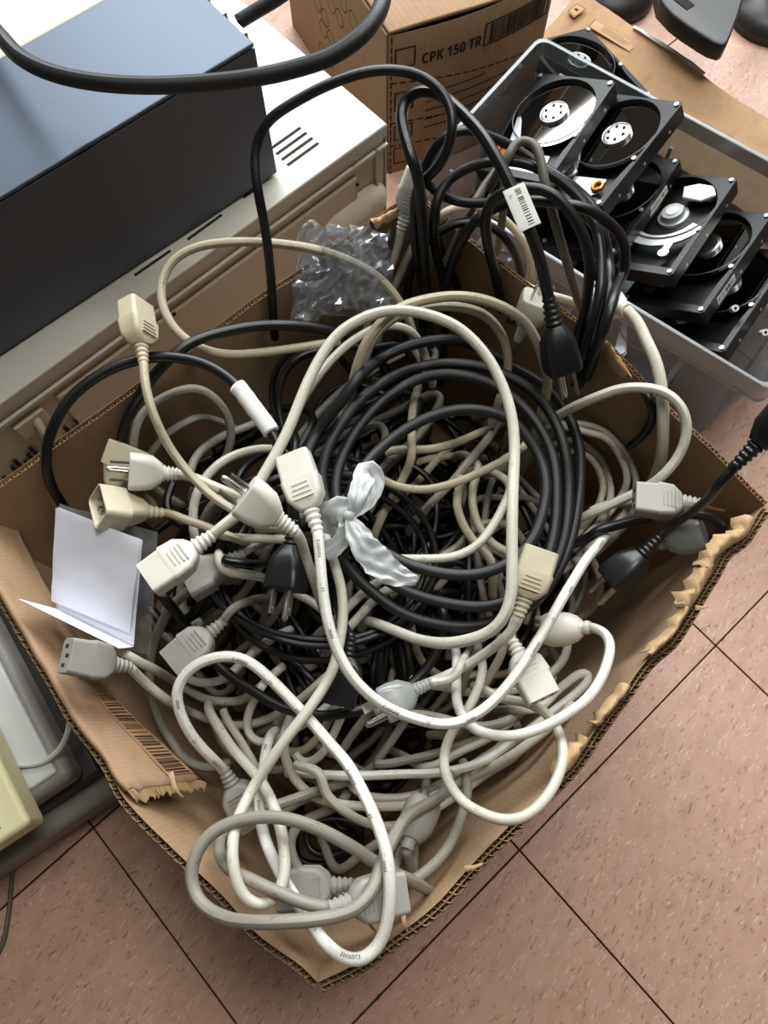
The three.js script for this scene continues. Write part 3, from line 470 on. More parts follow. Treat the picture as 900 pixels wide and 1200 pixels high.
// ---------------------------------------------------------------- plugs
function strainRelief(r, L, ribs) { const s = []; const n = ribs * 4; s.push([-0.001, r * 1.0, r * 1.0, r]); for (let k = 0; k <= n; k++) { const t = k / n, q = (k % 4 < 2) ? 1.0 : 0.8; s.push([t * L, (r * 1.18 + 0.0022 * t) * q, (r * 1.18 + 0.0014 * t) * q, r * 1.5]); } return loft(s, 5); }
const PLUGS = {
  socket: { L: 0.060, rad: 0.0130, make(o, m, r) { // female appliance connector
    part('strain_relief', strainRelief(r, 0.018, 4), m, o);
    const b = part('body', loft([[0.0165, 0.006, 0.0055, 0.005], [0.019, 0.0085, 0.0068, 0.004], [0.026, 0.0125, 0.0085, 0.0035], [0.0395, 0.0135, 0.009, 0.003], [0.0402, 0.0125, 0.0082, 0.0028], [0.0595, 0.0120, 0.0080, 0.0028], [0.060, 0.0114, 0.0074, 0.0024]], 5), m, o);
    part('grip_ribs', merged([0, 1, 2, 3].map(k => box(0.014 - k * 0.001, 0.0012, 0.0011, 0, 0.0089, 0.024 + k * 0.0036))), m, b);
    for (const [x, y] of [[-0.0065, 0.001], [0, -0.0022], [0.0065, 0.001]]) part('contact_slot', box(0.0024, 0.0044, 0.0008, x, y, 0.0599), M.slot, b);
  } },
  mains: { L: 0.046, rad: 0.0138, make(o, m, r, pin = M.nickel) { // three pin wall plug
    part('strain_relief', strainRelief(r, 0.018, 5), m, o);
    const b = part('body', loft([[0.0165, 0.0068, 0.0062, 0.005], [0.020, 0.009, 0.0085, 0.006], [0.026, 0.0122, 0.0118, 0.007], [0.036, 0.0132, 0.0128, 0.006], [0.0445, 0.0132, 0.0126, 0.005], [0.046, 0.0124, 0.0118, 0.0045]], 6), m, o);
    for (const x of [-0.0064, 0.0064]) part('blade', merged([box(0.0016, 0.0064, 0.0165, x, 0.0035, 0.054), cyl(0.0013, 0.0013, 0.0019, 10).rotateZ(Math.PI / 2).translate(x, 0.0035, 0.0585)]), pin, b);
    part('earth_pin', loft([[0.046, 0.0024, 0.0024, 0.0024], [0.063, 0.0024, 0.0024, 0.0024], [0.0655, 0.0012, 0.0012, 0.0012]], 5).translate(0, -0.0068, 0), pin, b);
  } },
  inlet: { L: 0.058, rad: 0.0130, make(o, m, r) { // male appliance connector with a hollow shroud
    part('strain_relief', strainRelief(r, 0.016, 3), m, o);
    const b = part('body', loft([[0.015, 0.0062, 0.0058, 0.005], [0.019, 0.008, 0.0075, 0.005], [0.034, 0.0118, 0.0095, 0.004], [0.035, 0.0138, 0.0105, 0.004], [0.0575, 0.0142, 0.0110, 0.004], [0.058, 0.0138, 0.0106, 0.004], [0.058, 0.0118, 0.0082, 0.0028], [0.044, 0.0116, 0.0080, 0.0028]], 5), m, o);
    for (const [x, y] of [[-0.006, 0.001], [0, -0.002], [0.006, 0.001]]) part('pin', box(0.0018, 0.0036, 0.012, x, y, 0.05), M.nickel, b);
  } },
  bulb: { L: 0.046, rad: 0.0130, make(o, m, r) { // smooth rounded plug
    part('collar', loft([[0, r * 1.25, r * 1.25, r * 1.25], [0.004, r * 1.5, r * 1.5, r * 1.5], [0.006, r * 1.2, r * 1.2, r * 1.2], [0.010, r * 1.6, r * 1.6, r * 1.6]], 5), m, o);
    part('body', loft([[0.009, 0.0066, 0.0066, 0.0066], [0.014, 0.0098, 0.0095, 0.009], [0.022, 0.0125, 0.0120, 0.0115], [0.032, 0.0134, 0.0126, 0.011], [0.041, 0.0130, 0.0122, 0.009], [0.046, 0.0118, 0.0110, 0.008]], 6), m, o);
  } },
};
// ---------------------------------------------------------------- laying cables: every cable rests on the ones laid before it
const CELL = 0.016, cells = new Map(), keyOf = (x, y, z) => `${Math.floor(x / CELL)},${Math.floor(y / CELL)},${Math.floor(z / CELL)}`;
function occupy(p, r, id) { const k = keyOf(p.x, p.y, p.z); let c = cells.get(k); if (!c) cells.set(k, c = []); c.push(p.x, p.y, p.z, r, id); }
function hits(p, r) { const cx = Math.floor(p.x / CELL), cy = Math.floor(p.y / CELL), cz = Math.floor(p.z / CELL), m = r > 0.008 ? 2 : 1;
  for (let i = -m; i <= m; i++) for (let j = -m; j <= m; j++) for (let k = -m; k <= m; k++) { const c = cells.get(`${cx + i},${cy + j},${cz + k}`); if (!c) continue; for (let q = 0; q < c.length; q += 5) { const dx = c[q] - p.x, dy = c[q + 1] - p.y, dz = c[q + 2] - p.z, s = (c[q + 3] + r) * 1.05; if (dx * dx + dy * dy + dz * dz < s * s) return true; } } return false; }
for (const rows of walls) for (let i = 0; i + 1 < rows.length; i++) for (let j = 0; j < rows[i].length; j++) for (let k = 0; k < 6; k++) occupy(rows[i][j].clone().lerp(rows[i + 1][j], k / 6), 0.0022, -1);
const STEP = 0.004; let cableId = 0;
function smooth(a, n) { let b = a.slice(); for (let q = 0; q < n; q++) { const c = b.slice(); for (let i = 0; i < b.length; i++) c[i] = (b[Math.max(i - 1, 0)] + 2 * b[i] + b[Math.min(i + 1, b.length - 1)]) / 4; b = c; } return b; }
function dilate(a, w) { return a.map((_, i) => { let m = 0; for (let k = Math.max(0, i - w); k <= Math.min(a.length - 1, i + w); k++) m = Math.max(m, a[k]); return m; }); }
function lay(base, dir, rad, rigid) { // base points, direction in which each may rise, radius of each, rigid ranges
  const n = base.length, cap = 0.11; let raise = new Array(n).fill(0);
  const q = V(0, 0, 0);
  const lift = () => { for (let i = 0; i < n; i++) { for (; raise[i] < cap; raise[i] += 0.0015) { q.copy(base[i]).addScaledVector(dir[i], raise[i]); if (!hits(q, rad[i])) break; } } };
  const unify = () => { for (const [a, b] of rigid) { let m = 0; for (let i = a; i < b; i++) m = Math.max(m, raise[i]); for (let i = a; i < b; i++) raise[i] = m; } };
  lift(); unify(); raise = smooth(dilate(raise, 4), 10); unify();
  // keep clear of itself
  const far = 9, own = () => { for (let i = far; i < n; i++) { q.copy(base[i]).addScaledVector(dir[i], raise[i]); for (let j = 0; j + far < i; j++) { const s = (rad[i] + rad[j]) * 1.02; const p = base[j], e = raise[j], d = dir[j]; let dx = q.x - p.x - d.x * e, dz = q.z - p.z - d.z * e; if (Math.abs(dx) > s || Math.abs(dz) > s) continue; let dy = q.y - p.y - d.y * e; if (dx * dx + dy * dy + dz * dz < s * s) { if (raise[i] > cap) break; raise[i] += 0.0015; q.copy(base[i]).addScaledVector(dir[i], raise[i]); j = -1; } } } };
  own(); unify(); raise = smooth(dilate(raise, 2), 6); unify();
  for (let k = 0; k < 4; k++) { lift(); unify(); const g = smooth(dilate(raise, 2), 4); raise = raise.map((v, i) => Math.max(v, g[i])); unify(); }
  const out = base.map((p, i) => p.clone().addScaledVector(dir[i], raise[i]));
  const isRigid = (i) => rigid.some(([a, b]) => i >= a && i < b);
  for (let s = 0; s < 3; s++) { const c = out.map(p => p.clone()); for (let i = 1; i + 1 < n; i++) if (!isRigid(i)) out[i].copy(c[i - 1]).add(c[i + 1]).addScaledVector(c[i], 2).multiplyScalar(0.25); }
  return out;
}
// mound of cables: height of the heap at a place in the box
function heap(x, z) { const T = baseCorner.T, R = baseCorner.R, L = baseCorner.L; const eu = R.clone().sub(T).setY(0), ev = L.clone().sub(T).setY(0), d = V(x - T.x, 0, z - T.z); const u = d.dot(eu) / eu.lengthSq(), v = d.dot(ev) / ev.lengthSq(); const e = Math.min(u + 0.18, 1 - u, v, 1 - v); return 0.175 + 0.065 * clamp(e / 0.25, 0, 1); }
function hAuto(px, py) { let y = 0.24; for (let k = 0; k < 4; k++) { const p = at(px, py, y); y = heap(p.x, p.z); } return y; }
// c: {name, label, m, r, path: [[px, py, height?]...], a/b: {kind, tip: [px, py, height?], m, roll, pin}}
function cable(c) {
  const r = (c.r ?? 0.0041) * (c.free ? 1 : 0.88);
  const P = c.path.map(([x, y, h]) => c.world ? V(x, y, h) : at(x, y, h ?? hAuto(x, y) + 0.01));
  let tailA = 0, tailB = 0;
  if (!c.world && !c.free && !c.short) { // loose ends run on down into the heap
    const dive = (p, q, deep) => { const d = p.clone().sub(q).setY(0).normalize(); if (!deep) d.addScaledVector(V(-0.01 - p.x, 0, -0.18 - p.z).multiplyScalar(6), 1).normalize(); return [p.clone().addScaledVector(d, 0.018).add(V(0, -0.016, 0)), p.clone().addScaledVector(d, 0.03).add(V(0, -0.045, 0)), p.clone().addScaledVector(d, 0.034).setY(Math.min(p.y - 0.07, 0.12))]; };
    if (!c.a) { const e = dive(P[0], P[1], c.deepA); P.unshift(...e.reverse()); tailA = 1; }
    if (!c.b) { P.push(...dive(P[P.length - 1], P[P.length - 2], c.deepB)); tailB = 1; }
  }
  const line = spline(P, STEP), base = [], rad = [], rigid = [];
  const plugSpan = (e, tail) => { const tip = c.world ? V(...e.tip) : at(e.tip[0], e.tip[1], e.tip[2] ?? tail.y); const k = PLUGS[e.kind]; const d = tip.clone().sub(tail); const s = clamp(d.length() / k.L, 0.8, 1.25); d.normalize(); const pts = []; const L = k.L * s, n = Math.ceil(L / STEP); for (let i = 1; i <= n; i++) pts.push(tail.clone().addScaledVector(d, L * i / n)); return { pts, k, s, d }; };
  let A, B;
  if (c.a) { A = plugSpan(c.a, line[0]); for (const p of A.pts.slice().reverse()) { base.push(p); rad.push(A.k.rad); } rigid.push([0, A.pts.length + 2]); }
  const i0 = base.length; const keepA = tailA ? P[3] : null, keepB = tailB ? P[P.length - 4] : null; let n0 = 0, n1 = line.length - 1; if (keepA) { let m = 9; line.forEach((p, i) => { if (i < line.length / 2 && p.distanceTo(keepA) < m) { m = p.distanceTo(keepA); n0 = i; } }); } if (keepB) { let m = 9; line.forEach((p, i) => { if (i > line.length / 2 && p.distanceTo(keepB) < m) { m = p.distanceTo(keepB); n1 = i; } }); }
  const m0 = n0, m1 = n1; if (keepA) { let k = n0; while (k > 0 && (c.deepA || !hits(line[k - 1], r))) k--; n0 = k; } if (keepB) { let k = n1; while (k + 1 < line.length && (c.deepB || !hits(line[k + 1], r))) k++; n1 = k; }
  for (let i = n0; i <= n1; i++) { base.push(line[i]); rad.push((c.deepA && i < m0) || (c.deepB && i > m1) ? 0.0003 : r); } const i1 = base.length;
  if (c.b) { B = plugSpan(c.b, line[line.length - 1]); rigid.push([i1 - 2, i1 + B.pts.length]); for (const p of B.pts) { base.push(p); rad.push(B.k.rad); } }
  const dir = base.map(p => c.world ? V(0, 1, 0) : EYE.clone().sub(p).normalize());
  const out = c.free ? base : lay(base, dir, rad, rigid), id = ++cableId;
  if (c.world && out.some((p, i) => hits(p, rad[i] * 0.88))) return null;   // no room for it among the others
  const o = thing(c.name || 'power_cable', c.label, c.category || 'cable', c.group);
  out.forEach((p, i) => occupy(p, rad[i], id));
  const cord = out.slice(i0, i1); part('cord', tube(cord, r, c.seg || 10, c.squash || 1), c.m, o);
  const plug = (e, S, tail, tip) => { const g = new THREE.Group(); g.name = { socket: 'socket_connector', mains: 'mains_plug', inlet: 'inlet_connector', bulb: 'rounded_plug' }[e.kind]; o.add(g); const z = tip.clone().sub(tail).normalize(); let y = V(0, 1, 0); if (Math.abs(z.y) > 0.95) y = V(0, 0, -1); const x = y.clone().cross(z).normalize(); y = z.clone().cross(x); const roll = e.roll || 0; const x2 = x.clone().multiplyScalar(Math.cos(roll)).addScaledVector(y, Math.sin(roll)), y2 = z.clone().cross(x2); place(g, frameOf(tail, x2, y2, z)); g.scale.set(1, 1, S.s); S.k.make(g, e.m, e.r ?? r, e.pin); };
  if (c.a) plug(c.a, A, cord[0], out[0]);
  if (c.b) plug(c.b, B, cord[cord.length - 1], out[out.length - 1]);
  o.userData.line = cord; return o;
}
const W_ = M.white, WC = M.whiteClean, BE = M.beige, GR = M.grey, DG = M.darkGrey, K = M.black, KM = M.blackMatte;
// ---- buried cables that fill the box
{
  const R = rng(2024), T = baseCorner.T, eu = baseCorner.R.clone().sub(T), ev = baseCorner.L.clone().sub(T);
  let laid = 0;
  for (let k = 0; k < 170 && laid < 56; k++) {
    const layer = Math.min(1, laid / 50), dark = k % 4 > 0 || laid < 22, cu = 0.18 + R() * 0.64, cv = 0.15 + R() * 0.7, turns = 1.1 + R() * 1.3, ph = R() * 6.3, ru = 0.10 + R() * 0.16, rv = 0.10 + R() * 0.14, pts = [], n = Math.round(turns * 12);
    for (let i = 0; i <= n; i++) { const a = ph + i / n * turns * 2 * Math.PI, w = 1 + 0.25 * Math.sin(a * 2.3 + k); const u = clamp(cu + ru * w * Math.cos(a), 0.05, 0.95), v = clamp(cv + rv * w * Math.sin(a + 0.3), 0.05, 0.95); const p = T.clone().addScaledVector(eu, u).addScaledVector(ev, v); const h = heap(p.x, p.z); pts.push([p.x, 0.02 + (h - 0.075) * (0.25 + 0.75 * layer) + 0.006 * Math.sin(a * 3 + k), p.z]); }
    if (cable({ label: dark ? 'black power cable buried in the heap, only short stretches showing' : 'pale power cable buried in the heap, only short stretches showing', group: dark ? 'buried black cables' : 'buried pale cables', world: true, m: dark ? K : [GR, GR, BE, GR][Math.floor(R() * 4)], r: dark ? 0.0034 : 0.0036 + R() * 0.0006, path: pts, seg: 8 })) laid++;
  }
  laid = 0;
  for (let k = 0; k < 60 && laid < 16; k++) { // more of them heaped along the far left wall
    const dark = k % 5 > 1, cu = 0.1 + R() * 0.22, cv = 0.25 + R() * 0.6, ph = R() * 6.3, ru = 0.05 + R() * 0.09, rv = 0.08 + R() * 0.2, y = 0.15 + 0.07 * R(), turns = 0.8 + R(), n = Math.round(turns * 12), pts = [];
    for (let i = 0; i <= n; i++) { const a = ph + i / n * turns * 2 * Math.PI, p = T.clone().addScaledVector(eu, clamp(cu + ru * Math.cos(a), 0.03, 0.9)).addScaledVector(ev, clamp(cv + rv * Math.sin(a), 0.05, 0.93)); pts.push([p.x, y + 0.008 * Math.sin(a * 2 + k), p.z]); }
    if (cable({ label: dark ? 'black power cable heaped along the far left wall, partly hidden' : 'grey power cable heaped along the far left wall, partly hidden', group: dark ? 'black cables by the far left wall' : 'grey cables by the far left wall', world: true, m: dark ? K : GR, r: 0.0040, path: pts, seg: 8 })) laid++;
  }
}
const cables = {};
function add(key, c) { cables[key] = cable(c); }
// ---- traced cables, lowest first
const S = 'socket', N_ = 'mains';
add('deepArcA', { label: 'pale cable curving inside the big black coil, upper one', m: BE, path: [[452, 530], [467, 527], [500, 527], [532, 520], [562, 507], [585, 497], [600, 480]] });
add('deepUpright', { label: 'pale cable running straight down inside the black coil left half', m: BE, path: [[490, 455], [485, 470], [482, 500], [482, 537], [470, 565], [450, 600]] });
add('deepSlant', { label: 'grey cable slanting up to the right inside the black coil', m: GR, path: [[505, 590], [530, 565], [550, 540], [575, 510], [590, 480]] });
add('deepBundleA', { label: 'pale vertical cable deep in the coil, left of two', m: BE, path: [[540, 560], [535, 590], [545, 620], [560, 640], [575, 655]] });
add('deepBundleB', { label: 'pale vertical cable deep in the coil, right of two', m: BE, path: [[560, 545], [553, 580], [560, 615], [580, 640], [600, 650]] });
add('shortRow', { label: 'dirty pale cable in the row under the black plug', m: W_, path: [[395, 725], [420, 700], [445, 680], [470, 670]] });
add('shortRowB', { label: 'second dirty pale cable in the row left of the tie tail', m: W_, path: [[410, 735], [430, 712], [455, 690], [475, 685]] });
add('leftBackA', { label: 'grey cable arcing along the far left inside of the box', m: GR, path: [[185, 575, 0.22], [168, 558, 0.245], [158, 535, 0.27], [157, 512, 0.284], [166, 486, 0.29], [195, 464, 0.29], [230, 455, 0.288], [255, 470, 0.275], [270, 498, 0.255], [268, 528, 0.24], [250, 555, 0.225], [225, 575, 0.21]] });
add('leftBackB', { label: 'short grey cable stub pointing up behind the white three pin plug', m: GR, path: [[165, 565, 0.225], [180, 528, 0.248], [200, 506, 0.258], [225, 492, 0.258], [236, 489, 0.25]] });
add('leftBackC', { label: 'thick dull grey cable behind the left coil', m: GR, path: [[222, 562, 0.22], [232, 532, 0.235], [260, 512, 0.238], [290, 500, 0.235], [320, 490, 0.225]] });
add('leftPaleArc', { label: 'pale cable hugging the left edge of the thin black coil', m: W_, path: [[232, 640], [226, 610], [232, 575], [255, 545], [285, 530], [320, 526]] });
add('leftShadow', { name: 'power_cable', label: 'beige cable with ribbed plug in shadow against the far left wall', m: BE, path: [[122, 604, 0.195], [126, 588, 0.2]], a: { kind: S, tip: [120, 640, 0.19], m: M.plugBeige }, b: { kind: 'inlet', tip: [142, 548, 0.21], m: M.plugBeige } });
add('cornerPaleA', { label: 'pale cable rising in the far corner behind the black loops', m: BE, path: [[500, 330, 0.22], [505, 290, 0.24], [517, 252, 0.26], [545, 243, 0.27], [580, 250, 0.27], [602, 268, 0.26], [618, 290, 0.25], [622, 318, 0.23], [618, 345, 0.2]] });
add('cornerPaleB', { label: 'thick pale cable running to the tub from the far corner', m: W_, path: [[545, 290, 0.24], [585, 312, 0.25], [605, 327, 0.255], [630, 342, 0.26], [660, 350, 0.26], [690, 365, 0.24]] });
add('cornerSocket', { label: 'white connector hanging on the far corner rim, its cable dropping inside', m: W_, path: [[470, 268, 0.285], [466, 290, 0.27], [455, 320, 0.25], [440, 350, 0.22]], a: { kind: S, tip: [489, 212, 0.315], m: M.plugWhite, roll: 0.4 } });
add('cornerSocketB', { label: 'pale cable beside the white connector at the far corner', m: W_, path: [[490, 280, 0.26], [478, 300, 0.25], [465, 330, 0.235], [450, 360, 0.22]] });
add('dropA', { label: 'thick white cable leaving over the tub side wall, hanging straight down', m: W_, r: 0.0052, path: [[735, 364, 0.30], [745, 374, 0.305], [757, 398, 0.315], [770, 428, 0.317], [776, 462, 0.31], [777, 500, 0.295], [776, 530, 0.275], [770, 552, 0.25], [758, 575, 0.22], [738, 600, 0.19]], a: { kind: 'bulb', tip: [700, 350, 0.275], m: M.plugWhite } });
add('rightLoopA', { label: 'outermost of the pale loops right of the black coil', m: W_, r: 0.0036, path: [[640, 500], [657, 497], [682, 497], [707, 505], [725, 522], [740, 545], [746, 568], [740, 590], [725, 610], [707, 627], [687, 645], [665, 665]] });
add('rightLoopB', { label: 'second pale loop right of the black coil', m: W_, r: 0.0036, path: [[665, 500], [685, 506], [710, 513], [727, 535], [735, 557], [733, 572], [722, 590], [705, 612], [685, 630], [665, 645]] });
add('rightLoopC', { label: 'third pale loop right of the black coil, tight against it', m: W_, r: 0.0036, path: [[668, 515], [685, 522], [702, 535], [712, 555], [716, 578], [707, 605], [690, 625], [672, 642]] });
add('rightLoopD', { label: 'innermost pale loop half under the black coil', m: BE, r: 0.0036, path: [[675, 528], [690, 535], [701, 549], [707, 567], [704, 585], [690, 610], [670, 630]] });
add('rightThick', { label: 'thick grey cable going down under the pale loops on the right', m: GR, r: 0.0048, path: [[745, 595], [728, 618], [705, 640], [690, 652], [672, 660]] });
add('rightThin', { label: 'thin grey cable curling below the pale loops toward the rounded plug', m: GR, r: 0.0034, path: [[686, 645], [697, 662], [703, 680], [702, 700], [690, 718], [672, 728]] });
add('clearPlug', { label: 'translucent grey plug wedged by the near right wall', m: DG, r: 0.0036, path: [[748, 652, 0.17], [762, 645, 0.18], [772, 640, 0.185]], b: { kind: 'bulb', tip: [806, 630, 0.2], m: M.plugClear } });
add('rightBlackLow', { label: 'glossy black cable lying under the ribbed beige plug near the right corner', m: K, r: 0.0045, path: [[690, 630, 0.2], [700, 622, 0.215], [725, 615, 0.225], [750, 608, 0.23], [787, 603, 0.23], [825, 604, 0.22], [842, 611, 0.21], [848, 625, 0.19]] });
add('rightBackBlack', { label: 'black cable hanging in a loop inside the far right wall', m: K, r: 0.0042, path: [[665, 425, 0.22], [697, 423, 0.25], [722, 430, 0.265], [745, 447, 0.265], [762, 470, 0.255], [765, 490, 0.245], [755, 508, 0.23], [738, 522, 0.21]] });
add('paleUnder', { label: 'pale cable running under the right loops toward the ribbed connector', m: W_, r: 0.0038, path: [[690, 600], [715, 590], [740, 587], [756, 588]] });
add('beigePlug', { label: 'grey connector with ribbed neck and bare brass wire ends near right corner', m: M.brass, r: 0.0013, short: true, path: [[820, 592, 0.262], [834, 595, 0.262], [848, 598, 0.258]], a: { kind: S, tip: [758, 586, 0.258], m: M.plugGrey, r: 0.0046 } });
// lower left group
add('llA', { label: 'dirty grey cable in a big arc along the left of the heap', m: GR, r: 0.0044, path: [[250, 680], [228, 688], [202, 710], [186, 738], [177, 765], [175, 790], [177, 815], [185, 840], [200, 867], [217, 890], [240, 900], [262, 897], [276, 885]] });
add('llB', { label: 'clean white cable bent like a hook under the long black cable', m: WC, r: 0.0040, path: [[235, 728], [217, 742], [208, 758], [207, 775], [213, 790], [228, 799], [245, 800], [262, 796], [278, 782], [295, 766], [315, 750]] });
add('llC', { deepA: true, label: 'white cable leaving the grey socket at the left rim, upper of two', m: W_, r: 0.0040, path: [[150, 768, 0.275], [166, 777, 0.265], [182, 785, 0.25], [207, 800], [235, 817], [260, 822], [285, 820], [302, 808], [320, 790]] });
add('llD', { label: 'pale cable with grey socket resting on the left flap', m: W_, r: 0.0040, path: [[152, 782, 0.285], [170, 800, 0.265], [195, 820, 0.25], [225, 835], [255, 847], [285, 850], [315, 842], [345, 825], [375, 800]], a: { kind: S, tip: [82, 769, 0.318], m: M.plugGrey, roll: 3.14 } });
add('llE', { label: 'white cable making a small loop below the thin black coil', m: WC, r: 0.0038, path: [[310, 800], [297, 822], [290, 840], [290, 858], [303, 870], [325, 866], [350, 852], [375, 835]] });
add('llF', { label: 'grey cable sweeping down left of the crossing white cables', m: GR, r: 0.0038, path: [[245, 830], [252, 850], [260, 870], [280, 889], [305, 900], [330, 902]] });
add('llG', { label: 'pale cable crossing the lower left dark gap', m: W_, r: 0.0038, path: [[262, 835], [275, 857], [295, 890], [312, 922], [325, 950]] });
add('midA', { label: 'pale cable rising from the dark gap below the black plug', m: BE, r: 0.0038, path: [[335, 880], [355, 880], [372, 865], [385, 845], [395, 825]] });
add('midB', { label: 'white hooked cable just left of the long diagonal white one', m: W_, r: 0.0038, path: [[345, 880], [350, 892], [365, 893], [380, 880], [392, 858], [400, 840]] });
add('midC', { label: 'grey cable leaning right in the middle dark gap', m: GR, r: 0.0038, path: [[395, 885], [410, 865], [425, 845], [440, 825]] });
add('midD', { label: 'grey cable slanting over the deep gap right of the diagonal white cable', m: GR, r: 0.0038, path: [[430, 905], [450, 880], [468, 855], [480, 835]] });
add('midE', { label: 'dull grey cable, lowest of the sweep on the lower right', m: GR, r: 0.0040, path: [[440, 895], [480, 890], [520, 880], [560, 865], [600, 840], [630, 810], [655, 780]] });
add('midF', { label: 'dirty white cable in the lower right sweep behind the looped one', m: W_, r: 0.0040, path: [[500, 900], [540, 880], [570, 866], [600, 845], [630, 815], [648, 795]] });
add('midG', { label: 'white cable running level under the socket with three holes', m: W_, r: 0.0041, path: [[490, 800], [520, 805], [555, 812], [590, 811], [620, 803], [645, 790], [662, 770], [665, 750], [655, 735]] });
add('midH', { label: 'dirty pale cable arching below the level white one', m: W_, r: 0.0041, path: [[470, 835], [500, 838], [535, 846], [560, 851], [585, 848], [605, 838], [615, 825]] });
add('midI', { label: 'pale cable leaning behind the white hooked loop end', m: BE, r: 0.0041, path: [[590, 760], [575, 790], [560, 815], [545, 840], [535, 860]] });
add('midJ', { label: 'grey cable steep behind the socket with three holes', m: GR, r: 0.0041, path: [[560, 765], [545, 790], [540, 810]] });
// sweep across the lower right
add('frontA', { label: 'grey cable rising along the near right wall out of the front corner', m: GR, r: 0.0043, path: [[395, 945, 0.21], [365, 957, 0.215], [347, 970, 0.225], [340, 986, 0.235], [343, 1006, 0.25], [356, 1026, 0.265], [376, 1041, 0.275], [400, 1049, 0.285], [430, 1050, 0.29], [462, 1043, 0.29], [487, 1030, 0.285], [510, 1012, 0.275], [527, 990, 0.265], [538, 965, 0.25], [544, 945, 0.24], [548, 925, 0.225]] });
add('frontPlugA', { label: 'grey connector with ribbed neck lying in the front corner', m: GR, r: 0.0038, path: [[412, 1036, 0.24], [430, 1036, 0.242], [455, 1030, 0.23]], a: { kind: S, tip: [352, 1042, 0.235], m: M.plugGrey } });
add('frontPlugB', { label: 'pale plug facing down by the near right wall, its cable falling', m: GR, r: 0.0038, path: [[476, 996, 0.262], [480, 1012, 0.25], [484, 1030, 0.235]], a: { kind: 'bulb', tip: [492, 955, 0.25], m: M.plugGrey } });
add('frontRise', { label: 'grey cable end passing behind the front loops to the near right wall', m: GR, r: 0.0040, path: [[395, 1020, 0.2], [425, 1000, 0.215], [455, 980, 0.225], [490, 955, 0.225]] });
add('deepBlackFront', { label: 'black coil deep in the gap at the front corner', m: K, r: 0.0036, path: [[345, 985, 0.11], [350, 1008, 0.115], [380, 1013, 0.115], [410, 1003, 0.115], [425, 985, 0.12], [415, 965, 0.12], [385, 960, 0.12], [360, 972, 0.125], [362, 995, 0.125], [390, 1003, 0.13], [412, 992, 0.13]] });
add('frontLoopG3', { label: 'grey cable ending in a ribbed neck inside the front corner loop', m: GR, r: 0.0044, path: [[430, 905], [390, 921], [360, 931, 0.25], [335, 940, 0.26], [307, 949, 0.265], [282, 957, 0.272], [263, 975, 0.278], [256, 992, 0.282], [260, 1010, 0.285], [273, 1022, 0.285], [290, 1029, 0.285], [312, 1040, 0.285], [338, 1051, 0.285], [362, 1060, 0.285], [386, 1064, 0.285]], b: { kind: S, tip: [440, 1052, 0.275], m: M.plugGrey } });
add('sweepA', { label: 'white cable lying level across the lower heap with its end bending to the right rim', m: WC, r: 0.0041, path: [[335, 905], [347, 906], [412, 909], [475, 907], [512, 906], [540, 901], [565, 893], [597, 872], [640, 840], [672, 815], [688, 800], [692, 790], [684, 787], [668, 797], [650, 812], [632, 830]] });
add('sweepB', { label: 'white cable drooping under the level one in the lower sweep', m: W_, r: 0.0041, path: [[345, 895], [375, 905], [380, 928], [410, 955], [439, 967], [464, 968], [493, 957], [532, 934], [571, 906], [610, 880]] });
add('sweepC', { label: 'greyish white cable, broadest of the lower sweep toward the near right wall', m: W_, r: 0.0042, path: [[332, 868], [336, 894], [349, 918], [371, 935], [400, 943], [437, 945], [475, 944], [505, 935], [540, 917], [570, 902], [600, 885], [640, 855], [670, 825]] });
add('sweepD', { label: 'white cable tucked between the level one and the broad one', m: WC, r: 0.0038, path: [[415, 925], [432, 933], [475, 934], [505, 924], [530, 911], [560, 892], [590, 870]] });
// thin black coil on the left
{
  const pts = []; const turns = 6.3; for (let i = 0; i <= turns * 22; i++) { const t = i / 22, a = -2.2 + t * 2 * Math.PI, k = t % 1, lay = Math.floor(t); const rx = 118 + 27 * ((lay * 0.37) % 1) + 4 * Math.sin(a * 2 + lay), ry = 92 + 30 * ((lay * 0.61 + 0.2) % 1) + 3 * Math.sin(a * 3 + lay * 2); pts.push([378 + 4 * Math.sin(lay * 2.1) + rx * Math.cos(a), 658 + 5 * Math.cos(lay * 1.7) + ry * Math.sin(a), 0.243]); }
  add('thinCoil', { label: 'thin black power cable wound in a flat coil on the left of the heap', m: K, r: 0.0031, path: pts, seg: 8 });
}
add('llBlack', { label: 'long black cable sweeping from the left under the white crossings to the coil', m: K, r: 0.0046, path: [[178, 684, 0.24], [192, 700, 0.25], [217, 732], [240, 762], [270, 792], [300, 812], [325, 827], [350, 835], [380, 839], [407, 835], [440, 826], [470, 810], [495, 790], [512, 762], [518, 742], [520, 720]] });
add('greyPlugLow', { label: 'grey plug body lying below the thin black coil', m: GR, r: 0.0038, path: [[262, 728], [270, 715]], a: { kind: S, tip: [222, 762], m: M.plugGrey } });
add('ribbedLow', { label: 'grey cable with ribbed neck inside the thin coil', m: GR, r: 0.0036, path: [[285, 648], [300, 640], [318, 632]], a: { kind: 'inlet', tip: [248, 668], m: M.plugGrey } });
add('levelA', { label: 'pale cable level under the white three pin plug', m: W_, r: 0.0038, path: [[255, 626], [272, 630], [295, 631], [325, 632], [350, 635]] });
add('levelB', { label: 'pale cable level crossing behind the upright black plug', m: W_, r: 0.0038, path: [[262, 668], [277, 672], [307, 676], [335, 690], [365, 705], [385, 720]] });
add('levelC', { label: 'black cable level behind the upright black plug', m: K, r: 0.0036, path: [[262, 656], [280, 660], [318, 660], [350, 652]] });
